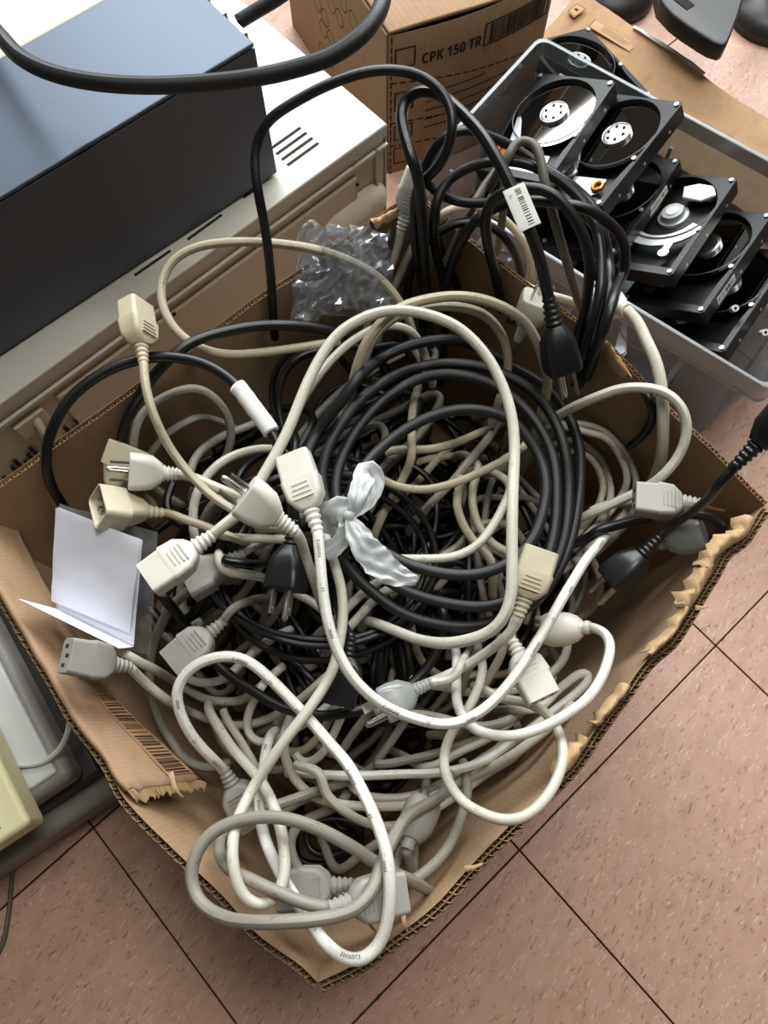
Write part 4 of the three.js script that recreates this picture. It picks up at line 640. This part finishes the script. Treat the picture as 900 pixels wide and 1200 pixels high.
add('inletCable', { label: 'cream hollow connector with its cable passing under the thin black coil', m: BE, r: 0.0036, path: [[190, 601, 0.262], [200, 602, 0.262], [217, 609, 0.258], [236, 615, 0.25], [260, 625, 0.24]], a: { kind: 'inlet', tip: [118, 594, 0.295], m: M.plugBeige, roll: 0.3 } });
add('whiteProngs', { label: 'white three pin plug facing left near the far left wall', m: W_, r: 0.0042, path: [[212, 556, 0.262], [228, 560, 0.258], [250, 570, 0.24]], a: { kind: N_, tip: [167, 553, 0.272], m: M.plugWhite, roll: -0.5 } });
// arches
add('archC', { label: 'pale cable arch lying lowest beneath the two big white arches', m: BE, r: 0.0043, path: [[400, 490], [408, 462, 0.265], [424, 428, 0.29], [440, 392, 0.31], [465, 371, 0.32], [512, 359, 0.325], [550, 362, 0.32], [572, 372, 0.31], [587, 390, 0.30], [595, 415, 0.285], [594, 440, 0.27]] });
add('archB', { label: 'pale cable arch passing behind the big white arch to the black plug', m: BE, r: 0.0045, path: [[405, 490, 0.25], [413, 452, 0.28], [420, 425, 0.30], [433, 395, 0.32], [455, 370, 0.33], [475, 358, 0.335], [505, 350, 0.337], [532, 347, 0.337], [562, 350, 0.335], [590, 360, 0.33], [615, 377, 0.32], [629, 400, 0.31], [637, 424, 0.295], [642, 450, 0.275]] });
add('archD', { label: 'white cable inside the left leg of the big arch', m: W_, r: 0.0040, path: [[340, 500], [352, 475, 0.26], [370, 445, 0.28], [395, 415, 0.295], [420, 395, 0.30], [450, 382, 0.30], [482, 388, 0.29]] });
add('blackTop', { label: 'black cable arching over the far left rim toward the big arch', m: K, r: 0.0048, path: [[150, 600, 0.22], [140, 575, 0.24], [139, 550, 0.26], [141, 520, 0.28], [150, 487, 0.30], [165, 460, 0.315], [185, 435, 0.325], [205, 415, 0.33], [225, 401, 0.33], [262, 389, 0.325], [300, 382, 0.32], [337, 381, 0.315], [375, 385, 0.305], [400, 392, 0.295], [430, 402, 0.28]] });
add('thinArcA', { label: 'thin black cable bending round left of the big white arch, outer', m: K, r: 0.0033, path: [[328, 500], [320, 475, 0.255], [319, 450, 0.265], [328, 425, 0.275], [345, 410, 0.285], [370, 402, 0.29], [400, 405, 0.29], [430, 408, 0.285], [470, 405, 0.275]] });
add('thinArcB', { label: 'thin black cable bending round left of the big white arch, inner', m: K, r: 0.0033, path: [[332, 505], [327, 480, 0.25], [328, 452, 0.26], [340, 428, 0.265], [360, 415, 0.27], [390, 412, 0.27]] });
add('paleBackLoop', { deepB: true, label: 'pale cable looping out over the computer case behind the box', m: BE, r: 0.0041, path: [[484, 392, 0.27], [478, 372, 0.285], [465, 349, 0.30], [450, 331, 0.31], [427, 314, 0.32], [384, 296, 0.33], [331, 286, 0.335], [267, 284, 0.335], [224, 292, 0.33], [200, 309, 0.325], [189, 336, 0.32], [192, 363, 0.318], [208, 389, 0.316], [235, 408, 0.312], [262, 415, 0.305], [290, 415, 0.295], [325, 411, 0.285], [360, 406, 0.275], [390, 402, 0.265]] });
// the big black coil
add('bigCoil', { label: 'thick black power cable coiled and tied with white plastic in the middle', m: KM, r: 0.0050, seg: 12, path: [
  [520, 740, 0.235], [555, 742, 0.245],
  [600, 724, 0.25], [635, 697, 0.25], [655, 667, 0.25], [668, 637, 0.25], [676, 600, 0.25], [680, 560, 0.25], [678, 520, 0.25], [665, 485, 0.25], [640, 452, 0.25], [600, 428, 0.255], [560, 407, 0.26], [530, 398, 0.265], [500, 400, 0.265], [462, 412, 0.265], [425, 437, 0.265], [400, 470, 0.265], [372, 507, 0.265], [358, 540, 0.265], [360, 572, 0.265], [376, 608, 0.265],
  [405, 662, 0.265], [440, 697, 0.265], [475, 720, 0.265], [525, 733, 0.265], [565, 732, 0.265], [600, 718, 0.265], [632, 692, 0.265], [650, 662, 0.265], [661, 630, 0.265], [666, 590, 0.265], [664, 540, 0.265], [651, 495, 0.265], [625, 460, 0.265], [585, 436, 0.27], [537, 426, 0.275], [487, 431, 0.275], [437, 456, 0.275], [402, 494, 0.275], [381, 535, 0.275], [378, 570, 0.275], [392, 612, 0.275],
  [417, 645, 0.275], [440, 670, 0.275], [475, 692, 0.275], [525, 707, 0.275], [575, 710, 0.275], [612, 694, 0.275], [636, 665, 0.275], [648, 630, 0.275], [652, 590, 0.275], [650, 545, 0.275], [638, 510, 0.275], [612, 475, 0.275], [580, 452, 0.28], [545, 440, 0.285], [505, 440, 0.285], [460, 460, 0.285], [425, 494, 0.285], [402, 533, 0.285], [393, 570, 0.285], [402, 608, 0.285],
  [440, 640, 0.285], [475, 660, 0.285], [525, 673, 0.285], [565, 672, 0.285], [600, 657, 0.285], [624, 632, 0.285], [636, 600, 0.285], [640, 570, 0.285], [634, 540, 0.285], [618, 512, 0.29], [600, 493, 0.295], [570, 482, 0.30], [537, 480, 0.30], [500, 490, 0.30], [462, 512, 0.30], [427, 546, 0.30], [412, 575, 0.295], [406, 600, 0.29] ] });
add('coilCrossA', { label: 'pale cable drooping across the opening of the black coil', m: BE, r: 0.0038, path: [[425, 545, 0.27], [440, 557, 0.275], [462, 569, 0.28], [495, 574, 0.28], [530, 567, 0.28], [570, 550, 0.275], [597, 535, 0.27], [618, 519, 0.26]] });
add('coilCrossB', { label: 'pale cable curving through the lower opening of the black coil', m: W_, r: 0.0040, path: [[470, 655, 0.275], [500, 655, 0.28], [530, 653, 0.28], [557, 641, 0.28], [577, 617, 0.275], [588, 597, 0.27], [598, 570, 0.26]] });
// plugs in the middle
add('holeSocket', { deepB: true, label: 'white connector showing its three holes below the black coil', m: W_, r: 0.0038, path: [[598, 747, 0.258], [599, 738, 0.25], [603, 728, 0.24]], a: { kind: S, tip: [628, 803, 0.262], m: M.plugWhite } });
add('ribSocket', { label: 'beige ribbed connector lying on the lower right of the black coil', m: W_, r: 0.0040, path: [[608, 722, 0.325], [603, 735, 0.32], [592, 747, 0.315], [577, 760, 0.30], [550, 778, 0.285], [525, 791, 0.275], [495, 803, 0.265], [465, 815, 0.25], [440, 835, 0.235]], a: { kind: S, tip: [634, 645, 0.335], m: M.plugBeige } });
add('blackSocket', { label: 'black connector pointing up left below the thin black coil', m: K, r: 0.0036, path: [[412, 748, 0.285], [405, 735, 0.275], [395, 715, 0.26]], a: { kind: S, tip: [398, 820, 0.275], m: M.plugBlack, roll: 0 } });
add('clearProngs', { label: 'small translucent plug with two pins under the white curve', m: W_, r: 0.0036, path: [[505, 800, 0.25], [530, 795, 0.24]], a: { kind: N_, tip: [468, 818, 0.25], m: M.plugClear, roll: 1.5 } });
// right hand cords
add('rightArch', { deepB: true, label: 'white cable arching beyond the far right rim', m: W_, r: 0.0044, path: [[640, 496, 0.255], [656, 486, 0.265], [672, 477, 0.28], [700, 465, 0.30], [725, 456, 0.31], [750, 454, 0.318], [772, 457, 0.32], [790, 467, 0.32], [801, 482, 0.318], [805, 500, 0.312], [802, 520, 0.305], [792, 540, 0.295], [777, 557, 0.285], [760, 570, 0.27], [740, 580, 0.255], [715, 592, 0.24]] });
add('roundPlug', { deepB: true, label: 'white rounded plug whose cable swings out over the near right rim', m: WC, r: 0.0042, path: [[692, 735, 0.26], [706, 740, 0.27], [715, 755, 0.285], [712, 776, 0.295], [702, 800, 0.30], [685, 822, 0.305], [660, 840, 0.305], [632, 854, 0.305], [605, 862, 0.305], [580, 862, 0.30], [557, 855, 0.295], [542, 840, 0.29], [535, 820, 0.28], [535, 796, 0.265]], a: { kind: 'bulb', tip: [648, 738, 0.24], m: M.plugWhite } });
add('ringLoop', { label: 'white cable ring hanging over the near right rim', m: W_, r: 0.0041, path: [[566, 786, 0.25], [552, 825, 0.255], [536, 848, 0.26], [525, 868, 0.265], [520, 890, 0.275], [522, 907, 0.285], [531, 926, 0.295], [545, 942, 0.305], [562, 952, 0.312], [587, 961, 0.318], [612, 959, 0.32], [636, 940, 0.318], [652, 915, 0.312], [660, 890, 0.305], [659, 872, 0.298], [650, 848, 0.285], [635, 832, 0.275], [615, 823, 0.265], [590, 819, 0.255]] });
add('blackPlugRight', { label: 'black cord crossing the right corner, plug lying in the dark', m: K, r: 0.0040, path: [[772, 630, 0.245], [785, 618, 0.25], [826, 588, 0.29], [845, 565, 0.32], [862, 546, 0.34]], a: { kind: N_, tip: [722, 680, 0.22], m: M.plugBlack, roll: 0.6 }, b: { kind: N_, tip: [930, 478, 0.37], m: M.plugBlack } });
// far corner black loops standing up
const loopLabels = 'black cable';
add('cornerWhite', { label: 'white plug pointing up beside the upright black plug', m: GR, r: 0.0036, path: [[607, 398, 0.275], [601, 412, 0.255], [596, 430, 0.23]], a: { kind: N_, tip: [631, 350, 0.312], m: M.plugWhite, roll: 0.4 } });
add('cornerK12', { label: 'black cable dropping steeply in the far corner between the loops', m: K, r: 0.0042, path: [[510, 240, 0.30], [511, 262, 0.285], [514, 285, 0.27], [523, 312, 0.25], [537, 338, 0.23]] });
add('cornerG5', { label: 'dark grey cable slanting down left behind the far corner loops', m: DG, r: 0.0040, path: [[590, 192, 0.33], [578, 205, 0.325], [564, 224, 0.31], [549, 252, 0.29], [536, 280, 0.27], [516, 322, 0.24]] });
add('cornerK11', { label: 'lowest black loop in the far corner over the bare cardboard', m: K, r: 0.0042, path: [[474, 365, 0.24], [477, 345, 0.26], [482, 315, 0.285], [495, 290, 0.30], [515, 271, 0.31], [537, 261, 0.315], [557, 260, 0.315], [580, 268, 0.31], [597, 286, 0.30], [608, 310, 0.28], [611, 335, 0.26], [604, 362, 0.235]] });
add('cornerK7', { label: 'black cable hanging low across the tub rim from the far corner', m: K, r: 0.0045, path: [[486, 188, 0.345], [492, 203, 0.335], [502, 216, 0.325], [518, 229, 0.32], [540, 237, 0.318], [567, 238, 0.32], [600, 234, 0.325], [635, 235, 0.325], [668, 242, 0.32], [695, 262, 0.31], [707, 290, 0.295], [708, 330, 0.29], [700, 370, 0.27], [690, 405, 0.25], [680, 440, 0.22]] });
add('cornerK6', { label: 'black cable loop reaching over the tub, upper one', m: K, r: 0.0045, path: [[497, 340, 0.25], [494, 300, 0.28], [492, 250, 0.32], [494, 212, 0.345], [504, 182, 0.36], [518, 163, 0.37], [535, 154, 0.375], [551, 153, 0.375], [573, 160, 0.37], [595, 169, 0.365], [613, 180, 0.36], [636, 196, 0.352], [660, 211, 0.345], [680, 226, 0.335], [697, 245, 0.325], [708, 275, 0.31], [713, 305, 0.295], [714, 335, 0.295], [707, 372, 0.28], [694, 415, 0.25], [682, 445, 0.22]] });
add('cornerK5', { label: 'black cable loop reaching over the tub, lower one', m: K, r: 0.0045, path: [[520, 330, 0.25], [512, 300, 0.275], [508, 262, 0.31], [513, 233, 0.33], [522, 215, 0.34], [538, 202, 0.348], [558, 193, 0.352], [578, 189, 0.354], [600, 189, 0.354], [620, 193, 0.352], [645, 205, 0.345], [668, 222, 0.335], [685, 240, 0.325], [698, 265, 0.31], [704, 300, 0.29], [703, 340, 0.275], [693, 385, 0.255], [680, 425, 0.23]] });
add('cornerG4', { label: 'dark grey cable hooking over the tub drives and dropping down', m: DG, r: 0.0042, path: [[600, 176, 0.355], [603, 168, 0.362], [613, 164, 0.366], [626, 169, 0.368], [634, 188, 0.366], [638, 214, 0.36], [644, 235, 0.352], [650, 258, 0.342], [659, 290, 0.325], [668, 320, 0.305], [676, 348, 0.285], [683, 372, 0.26]] });
add('cornerK9', { label: 'black cable loop bulging farthest right over the tub rim', m: K, r: 0.0048, path: [[522, 335, 0.22], [532, 302, 0.25], [552, 265, 0.29], [580, 244, 0.325], [610, 236, 0.342], [640, 236, 0.35], [667, 240, 0.352], [689, 245, 0.352], [707, 256, 0.35], [722, 269, 0.345], [731, 284, 0.34], [733, 302, 0.332], [731, 320, 0.322], [723, 335, 0.31], [717, 356, 0.305], [710, 380, 0.29], [698, 412, 0.265], [688, 440, 0.235]] });
add('cornerK8', { label: 'glossy black cable hoop standing in front of the tub', m: K, r: 0.0048, path: [[588, 365, 0.24], [585, 345, 0.26], [580, 320, 0.285], [571, 283, 0.32], [569, 256, 0.34], [576, 236, 0.355], [590, 225, 0.365], [612, 220, 0.37], [636, 222, 0.372], [655, 233, 0.37], [668, 249, 0.365], [679, 266, 0.358], [687, 286, 0.35], [691, 312, 0.335], [689, 340, 0.315], [686, 366, 0.30], [677, 395, 0.28], [668, 430, 0.25]] });
add('thinTall', { label: 'thin black cable arching high from the far corner across the computer case', m: K, r: 0.0042, path: [[322, 395, 0.25], [320, 370, 0.275], [317, 320, 0.31], [311, 270, 0.345], [305, 238, 0.365], [300, 207, 0.38], [299, 182, 0.39], [303, 160, 0.40], [316, 140, 0.41], [350, 117, 0.42], [390, 97, 0.43], [430, 84, 0.435], [463, 82, 0.435], [493, 89, 0.43], [516, 106, 0.425], [528, 128, 0.42], [530, 151, 0.415], [525, 174, 0.405], [513, 196, 0.395], [497, 211, 0.38], [488, 224, 0.36], [485, 260, 0.33], [490, 312, 0.29], [497, 342, 0.26]] });
add('flatLoop', { label: 'black cord looping high to an upright black plug, paper label on it', m: K, r: 0.0050, path: [[500, 350, 0.24], [497, 300, 0.28], [494, 250, 0.32], [489, 205, 0.36], [481, 180, 0.375], [473, 155, 0.39], [470, 133, 0.40], [476, 115, 0.408], [489, 107, 0.413], [507, 108, 0.416], [522, 115, 0.416], [538, 129, 0.416], [551, 142, 0.415], [564, 157, 0.414], [578, 179, 0.412], [592, 204, 0.408], [604, 230, 0.403], [614, 254, 0.396], [624, 279, 0.388], [635, 312, 0.375], [643, 350, 0.355]], b: { kind: N_, tip: [660, 435, 0.315], m: M.plugBlack, roll: 0.15 } });
// top cords
add('tapedBlack', { deepA: true, label: 'black cord with white tape sleeve, looping out at far left to a plug', m: K, r: 0.0046, path: [[90, 625, 0.235], [75, 594, 0.26], [61, 571, 0.285], [54, 545, 0.305], [56, 517, 0.32], [66, 492, 0.33], [82, 467, 0.336], [105, 447, 0.34], [130, 432, 0.342], [160, 422, 0.343], [185, 418, 0.342], [207, 419, 0.342], [230, 423, 0.342], [250, 431, 0.341], [275, 449, 0.34], [298, 479, 0.338], [320, 509, 0.335], [329, 530, 0.332], [334, 556, 0.328], [341, 586, 0.322], [346, 612, 0.32]], b: { kind: N_, tip: [334, 692, 0.315], m: M.plugBlack, roll: 0.25 } });
add('uprightBeige', { label: 'beige connector standing up at the far left rim, cable curving down to the middle', m: BE, r: 0.0037, path: [[168, 424, 0.345], [171, 454, 0.345], [181, 489, 0.34], [199, 525, 0.333], [220, 553, 0.325], [249, 582, 0.315], [274, 598, 0.305], [290, 610, 0.295], [308, 616, 0.285], [328, 620, 0.27], [350, 625, 0.25]], a: { kind: S, tip: [159, 358, 0.345], m: M.plugBeige, roll: 1.15 } });
add('whiteArch', { deepB: true, label: 'longest white cable arching over the black coil, its white connector lying at left', m: W_, r: 0.0046, seg: 12, path: [[248, 628, 0.335], [262, 616, 0.335], [285, 597, 0.335], [307, 560, 0.335], [335, 510, 0.338], [362, 445, 0.343], [382, 409, 0.347], [400, 388, 0.35], [425, 373, 0.352], [450, 365, 0.353], [475, 364, 0.353], [512, 372, 0.352], [540, 386, 0.35], [570, 417, 0.346], [590, 455, 0.342], [600, 490, 0.34], [603, 525, 0.338], [601, 575, 0.335], [600, 625, 0.332], [600, 670, 0.33], [599, 697, 0.328], [592, 721, 0.325], [575, 740, 0.318], [545, 751, 0.308], [520, 754, 0.30], [492, 750, 0.285], [465, 740, 0.265]], a: { kind: S, tip: [173, 681, 0.335], m: M.plugWhite } });
add('frontLoop', { deepA: true, label: 'grey cable in the large loop hanging over the front left rim', m: GR, r: 0.0046, seg: 12, path: [[484, 1033, 0.262], [468, 1026, 0.28], [446, 1015, 0.298], [420, 997, 0.315], [400, 985, 0.322], [370, 970, 0.328], [340, 960, 0.33], [312, 957, 0.33], [282, 961, 0.33], [257, 970, 0.33], [237, 987, 0.33], [226, 1010, 0.33], [224, 1032, 0.328], [232, 1055, 0.326], [250, 1070, 0.325], [275, 1079, 0.325], [305, 1081, 0.325], [340, 1080, 0.325], [375, 1077, 0.324], [400, 1072, 0.32], [417, 1065, 0.315], [432, 1050, 0.31], [441, 1032, 0.305], [449, 1006, 0.298], [460, 985, 0.288], [472, 963, 0.275], [490, 948, 0.26], [520, 930, 0.245]] });
add('crossLoop', { deepB: true, label: 'clean white cable crossing the heap and hanging over the front corner', m: M.whitePrinted, r: 0.0044, seg: 12, path: [[262, 902, 0.25], [250, 890, 0.265], [235, 875, 0.275], [220, 855, 0.285], [210, 832, 0.292], [207, 810, 0.297], [217, 790, 0.30], [235, 776, 0.302], [260, 769, 0.302], [285, 772, 0.302], [307, 787, 0.302], [326, 805, 0.302], [350, 830, 0.302], [370, 852, 0.308], [387, 872, 0.315], [407, 895, 0.322], [421, 920, 0.33], [440, 960, 0.337], [453, 1000, 0.34], [457, 1035, 0.34], [456, 1065, 0.337], [451, 1092, 0.333], [439, 1114, 0.328], [420, 1126, 0.325], [400, 1121, 0.32], [380, 1104, 0.314], [361, 1077, 0.306], [341, 1045, 0.298], [322, 1011, 0.288], [310, 982, 0.278], [305, 957, 0.268], [304, 932, 0.258], [308, 905, 0.245]], a: { kind: S, tip: [290, 950, 0.235], m: M.plugGrey } });
add('crossDiag', { deepA: true, deepB: true, label: 'white cable running from the tie down left and looping inside the front corner', m: W_, r: 0.0042, path: [[384, 636, 0.295], [390, 655, 0.30], [399, 685, 0.303], [402, 712, 0.305], [401, 735, 0.306], [397, 757, 0.307], [390, 785, 0.308], [375, 812, 0.31], [355, 840, 0.315], [332, 870, 0.315], [315, 895, 0.312], [300, 917, 0.308], [285, 945, 0.305], [276, 967, 0.302], [272, 995, 0.302], [275, 1025, 0.302], [283, 1047, 0.30], [297, 1060, 0.298], [312, 1060, 0.296], [325, 1050, 0.294], [333, 1030, 0.292], [334, 1005, 0.29], [330, 975, 0.285], [321, 945, 0.278], [310, 922, 0.27], [297, 905, 0.262], [275, 880, 0.25], [258, 855, 0.24]] });
add('midSocket', { deepB: true, label: 'white connector by the tie, its printed cable curving across the heap', m: M.whitePrinted, r: 0.0042, seg: 12, path: [[372, 622, 0.352], [374, 640, 0.352], [377, 680, 0.35], [380, 705, 0.348], [385, 732, 0.346], [395, 762, 0.342], [410, 790, 0.338], [430, 812, 0.333], [455, 830, 0.327], [485, 842, 0.322], [510, 848, 0.318], [527, 849, 0.317], [550, 842, 0.317], [575, 825, 0.318], [600, 797, 0.32], [620, 767, 0.318], [640, 735, 0.312], [660, 700, 0.305], [675, 675, 0.295], [686, 657, 0.285], [700, 640, 0.265]], a: { kind: S, tip: [343, 534, 0.352], m: M.plugWhite, roll: -0.2 } });
add('whitePlugMid', { deepB: true, label: 'white three pin plug with blades toward upper left, lying over the arch foot', m: W_, r: 0.0040, path: [[345, 622, 0.335], [352, 632, 0.325], [358, 650, 0.305]], a: { kind: N_, tip: [290, 583, 0.352], m: M.plugWhite, roll: -0.4 } });
// ---- cables outside the box
add('thickTop', { label: 'thick black cable from the enclosure side socket curving above the dark enclosure', m: KM, r: 0.0062, free: true, seg: 14, path: [[-95, -25, 0.342], [-60, -12, 0.36], [-30, 8, 0.39], [0, 42, 0.405], [25, 68, 0.408], [60, 85, 0.41], [110, 96, 0.412], [170, 100, 0.414], [230, 98, 0.416], [290, 92, 0.42], [340, 82, 0.424], [390, 65, 0.43], [425, 40, 0.436], [441, 20, 0.438], [449, -4, 0.436], [444, -32, 0.425], [422, -48, 0.405], [388, -46, 0.38], [352, -22, 0.355], [325, -2, 0.342], [300, 13, 0.334], [279, 26, 0.328]] });
add('caseCord', { label: 'beige cord plugged into the back of the white computer case', m: BE, r: 0.0045, free: true, path: [[33, 472, 0.155], [38, 482, 0.155], [47, 500, 0.145], [58, 520, 0.12], [64, 545, 0.07]] });
add('thinGrey', { name: 'thin_cable', label: 'thin grey cable drooping over the pale lid beside the box', m: M.lightPlastic, r: 0.0026, free: true, path: [[-20, 888, 0.124], [0, 893, 0.122], [25, 897, 0.121], [50, 893, 0.121], [68, 880, 0.124], [78, 862, 0.13], [82, 842, 0.135], [81, 825, 0.14], [78, 808, 0.13]] });
add('thinDarkA', { name: 'thin_cable', label: 'thin dark grey cable running round the front of the grey device', m: DG, r: 0.0024, free: true, path: [[124, 868, 0.06], [124, 892, 0.06], [113, 918, 0.05], [94, 943, 0.04], [68, 964, 0.03], [30, 970, 0.02], [0, 992, 0.012], [-20, 1005, 0.008]] });
add('thinDarkB', { name: 'thin_cable', label: 'thin dark cable trailing on the floor toward the lower left edge', m: DG, r: 0.0024, free: true, path: [[24, 968, 0.03], [20, 990, 0.012], [14, 1030, 0.004], [10, 1070, 0.003], [2, 1108, 0.003], [-12, 1130, 0.003]] });

// ---------------------------------------------------------------- tape, ties, paper and film
{ // white tape sleeve round the black cord
  const line = cables.tapedBlack.userData.line, a = at(277, 452, 0.34), b = at(319, 507, 0.335), near = (p) => line.reduce((m, q, i) => { const d = q.distanceTo(p); return d < m[0] ? [d, i] : m; }, [9, 0])[1];
  const i0 = near(a), i1 = near(b), seg = line.slice(Math.min(i0, i1), Math.max(i0, i1) + 1);
  const o = part('tape_sleeve', tube(spline(seg, 0.002), (t) => 0.0064 + 0.0004 * noise3.noise(t * 9, 1, 2), 16), M.tape, cables.tapedBlack); o.userData.label = 'white tape wrapped round the cord';
}
{ // paper label on the looped black cord
  const line = cables.flatLoop.userData.line, p = at(604, 240, 0.402), i = line.reduce((m, q, k) => { const d = q.distanceTo(p); return d < m[0] ? [d, k] : m; }, [9, 0])[1];
  const t = line[i + 2].clone().sub(line[i - 2]).normalize(), c = line[i], side = V(0, 1, 0).cross(t).normalize(), n = t.clone().cross(side);
  const tex = canvasTex(128, 128, (g, w, h) => { g.fillStyle = '#d9d9d4'; g.fillRect(0, 0, w, h); g.fillStyle = '#222'; const R = rng(6); for (let y = 10; y < h - 10; y += 5 + R() * 4) g.fillRect(60, y, 34, 2 + R() * 2); g.font = '16px sans-serif'; g.fillText('01', 20, 30); });
  const f = (u, v) => c.clone().addScaledVector(t, u).addScaledVector(side, v).addScaledVector(n, 0.0058 - v * v * 6);
  const rows = []; for (let k = 0; k <= 6; k++) { const r = []; for (let j = 0; j <= 8; j++) r.push(f(-0.011 + 0.030 * k / 6 + 0.001 * noise3.noise(j, k, 3), -0.010 + 0.017 * j / 8)); rows.push(r); }
  const o = part('paper_label', sheet(rows, 0.0005), mat({ map: tex, roughness: 0.6 }), cables.flatLoop); o.userData.label = 'white paper label with small print';
}
{ // white plastic strip tied round the coil
  const o = thing('plastic_tie', 'crinkled white plastic strip knotted round the big black coil', 'tie');
  const ribbon = (pts, w, seed) => { const line = spline(pts.map(([x, y, h]) => at(x, y, h)), 0.003), n = line.length; const rows = line.map((p, i) => { const t = line[Math.min(i + 1, n - 1)].clone().sub(line[Math.max(i - 1, 0)]).normalize(), s = t.clone().cross(EYE.clone().sub(p).normalize()).normalize(), k = i / (n - 1), ww = typeof w === 'function' ? w(k) : w; const r = []; for (let j = 0; j <= 8; j++) { const v = j / 8 - 0.5; const q = p.clone().addScaledVector(s, v * ww * (1 + 0.25 * noise3.noise(i * 0.5, j * 0.3, seed))); q.y += 0.0035 * noise3.noise(i * 0.35, j * 0.9, seed + 3); r.push(q); } return r; }); return sheet(rows, 0.0003); };
  part('band', ribbon([[376, 622, 0.318], [384, 607, 0.336], [395, 600, 0.342], [410, 604, 0.342]], 0.022, 1), M.tie, o);
  part('bow', ribbon([[411, 606, 0.344], [416, 588, 0.352], [424, 566, 0.352], [432, 552, 0.345], [438, 562, 0.342], [432, 585, 0.34], [414, 604, 0.342]], (k) => 0.005 + 0.011 * Math.sin(Math.PI * k), 5), M.tie, o);
  part('tail', ribbon([[410, 605, 0.345], [420, 628, 0.345], [436, 652, 0.34], [455, 668, 0.336], [472, 676, 0.334], [488, 679, 0.333]], (k) => 0.004 + 0.017 * Math.sin(Math.PI * Math.min(1, k * 0.9 + 0.05)), 9), M.tie, o);
  part('tail', ribbon([[408, 606, 0.343], [405, 624, 0.338], [394, 640, 0.333], [380, 648, 0.328]], (k) => 0.006 + 0.014 * k * (1.4 - k), 13), M.tie, o);
  part('knot', new THREE.IcosahedronGeometry(0.0042, 1), M.tie, o).position.copy(at(409, 604, 0.345));
}
{ // folded white leaflet in a clear sleeve, leaning on the left flap
  const o = thing('folded_leaflet', 'folded white paper leaflet leaning on the left side of the box', 'paper');
  const a = at(65, 595, 0.325), b = at(165, 632, 0.325), c = at(60, 704, 0.28), d = at(152, 742, 0.28);
  const ruffle = (p, u, v) => { p.y += 0.0022 * noise3.noise(u * 3.2, v * 2.6, 1.2) + 0.0012 * noise3.noise(u * 7, v * 6, 4); };
  part('front_page', sheet(bilinear(a, b, c, d, 14, 14, ruffle), 0.0004), M.paper, o);
  part('back_page', sheet(bilinear(at(68, 594, 0.318), at(167, 633, 0.318), at(66, 712, 0.272), at(157, 757, 0.272), 10, 10, (p, u, v) => { p.y += 0.002 * noise3.noise(u * 2, v * 2, 7); }), 0.0004), M.paper, o);
  part('lower_page', sheet(bilinear(at(68, 714, 0.272), at(157, 758, 0.271), at(22, 702, 0.314), at(140, 760, 0.295), 6, 14, (p, u, v) => { p.y += 0.004 * v * noise3.noise(u * 5, v, 3); }), 0.0004), M.paper, o);
  const s = thing('plastic_sleeve', 'clear plastic sleeve behind the white leaflet', 'plastic bag');
  part('film', sheet(bilinear(at(70, 590, 0.304), at(185, 624, 0.306), at(75, 740, 0.252), at(176, 768, 0.256), 18, 18, (p, u, v) => { p.y += 0.006 * noise3.noise(u * 3.5, v * 4, 2) + 0.003 * noise3.noise(u * 9, v * 9, 5); }), 0.0003), M.film, s);
}
{ // crumpled clear plastic bag
  const o = thing('plastic_bag', 'crumpled clear plastic bag behind the big white arch', 'plastic bag');
  const mk = (seed, lift, pts) => { const n = 20; const rows = bilinear(...pts, n, n, (p, u, v) => { const f = (x, y, s) => Math.abs(noise3.noise(x, y, s)); p.y += lift * Math.sin(Math.PI * u) * Math.sin(Math.PI * v) + 0.03 * f(u * 3.1, v * 2.7, seed) + 0.016 * f(u * 7.3, v * 6.9, seed + 2) + 0.012 * f(u * 13, v * 13, seed + 5) - 0.012; p.x += 0.012 * noise3.noise(u * 4, v * 4, seed + 9); p.z += 0.012 * noise3.noise(u * 4, v * 4, seed + 11); }); return sheet(rows, 0.0002); };
  part('front_film', mk(1, 0.03, [at(352, 262, 0.32), at(455, 268, 0.32), at(338, 372, 0.30), at(462, 366, 0.30)]), M.crinkle, o);
  part('back_film', mk(6, 0.004, [at(358, 270, 0.312), at(452, 275, 0.312), at(346, 370, 0.29), at(458, 360, 0.29)]), M.crinkle, o);
}
for (const k of Object.keys(cables)) delete cables[k].userData.line;
scene.children.forEach(o => { delete o.userData.line; });
renderer.render(scene, camera);
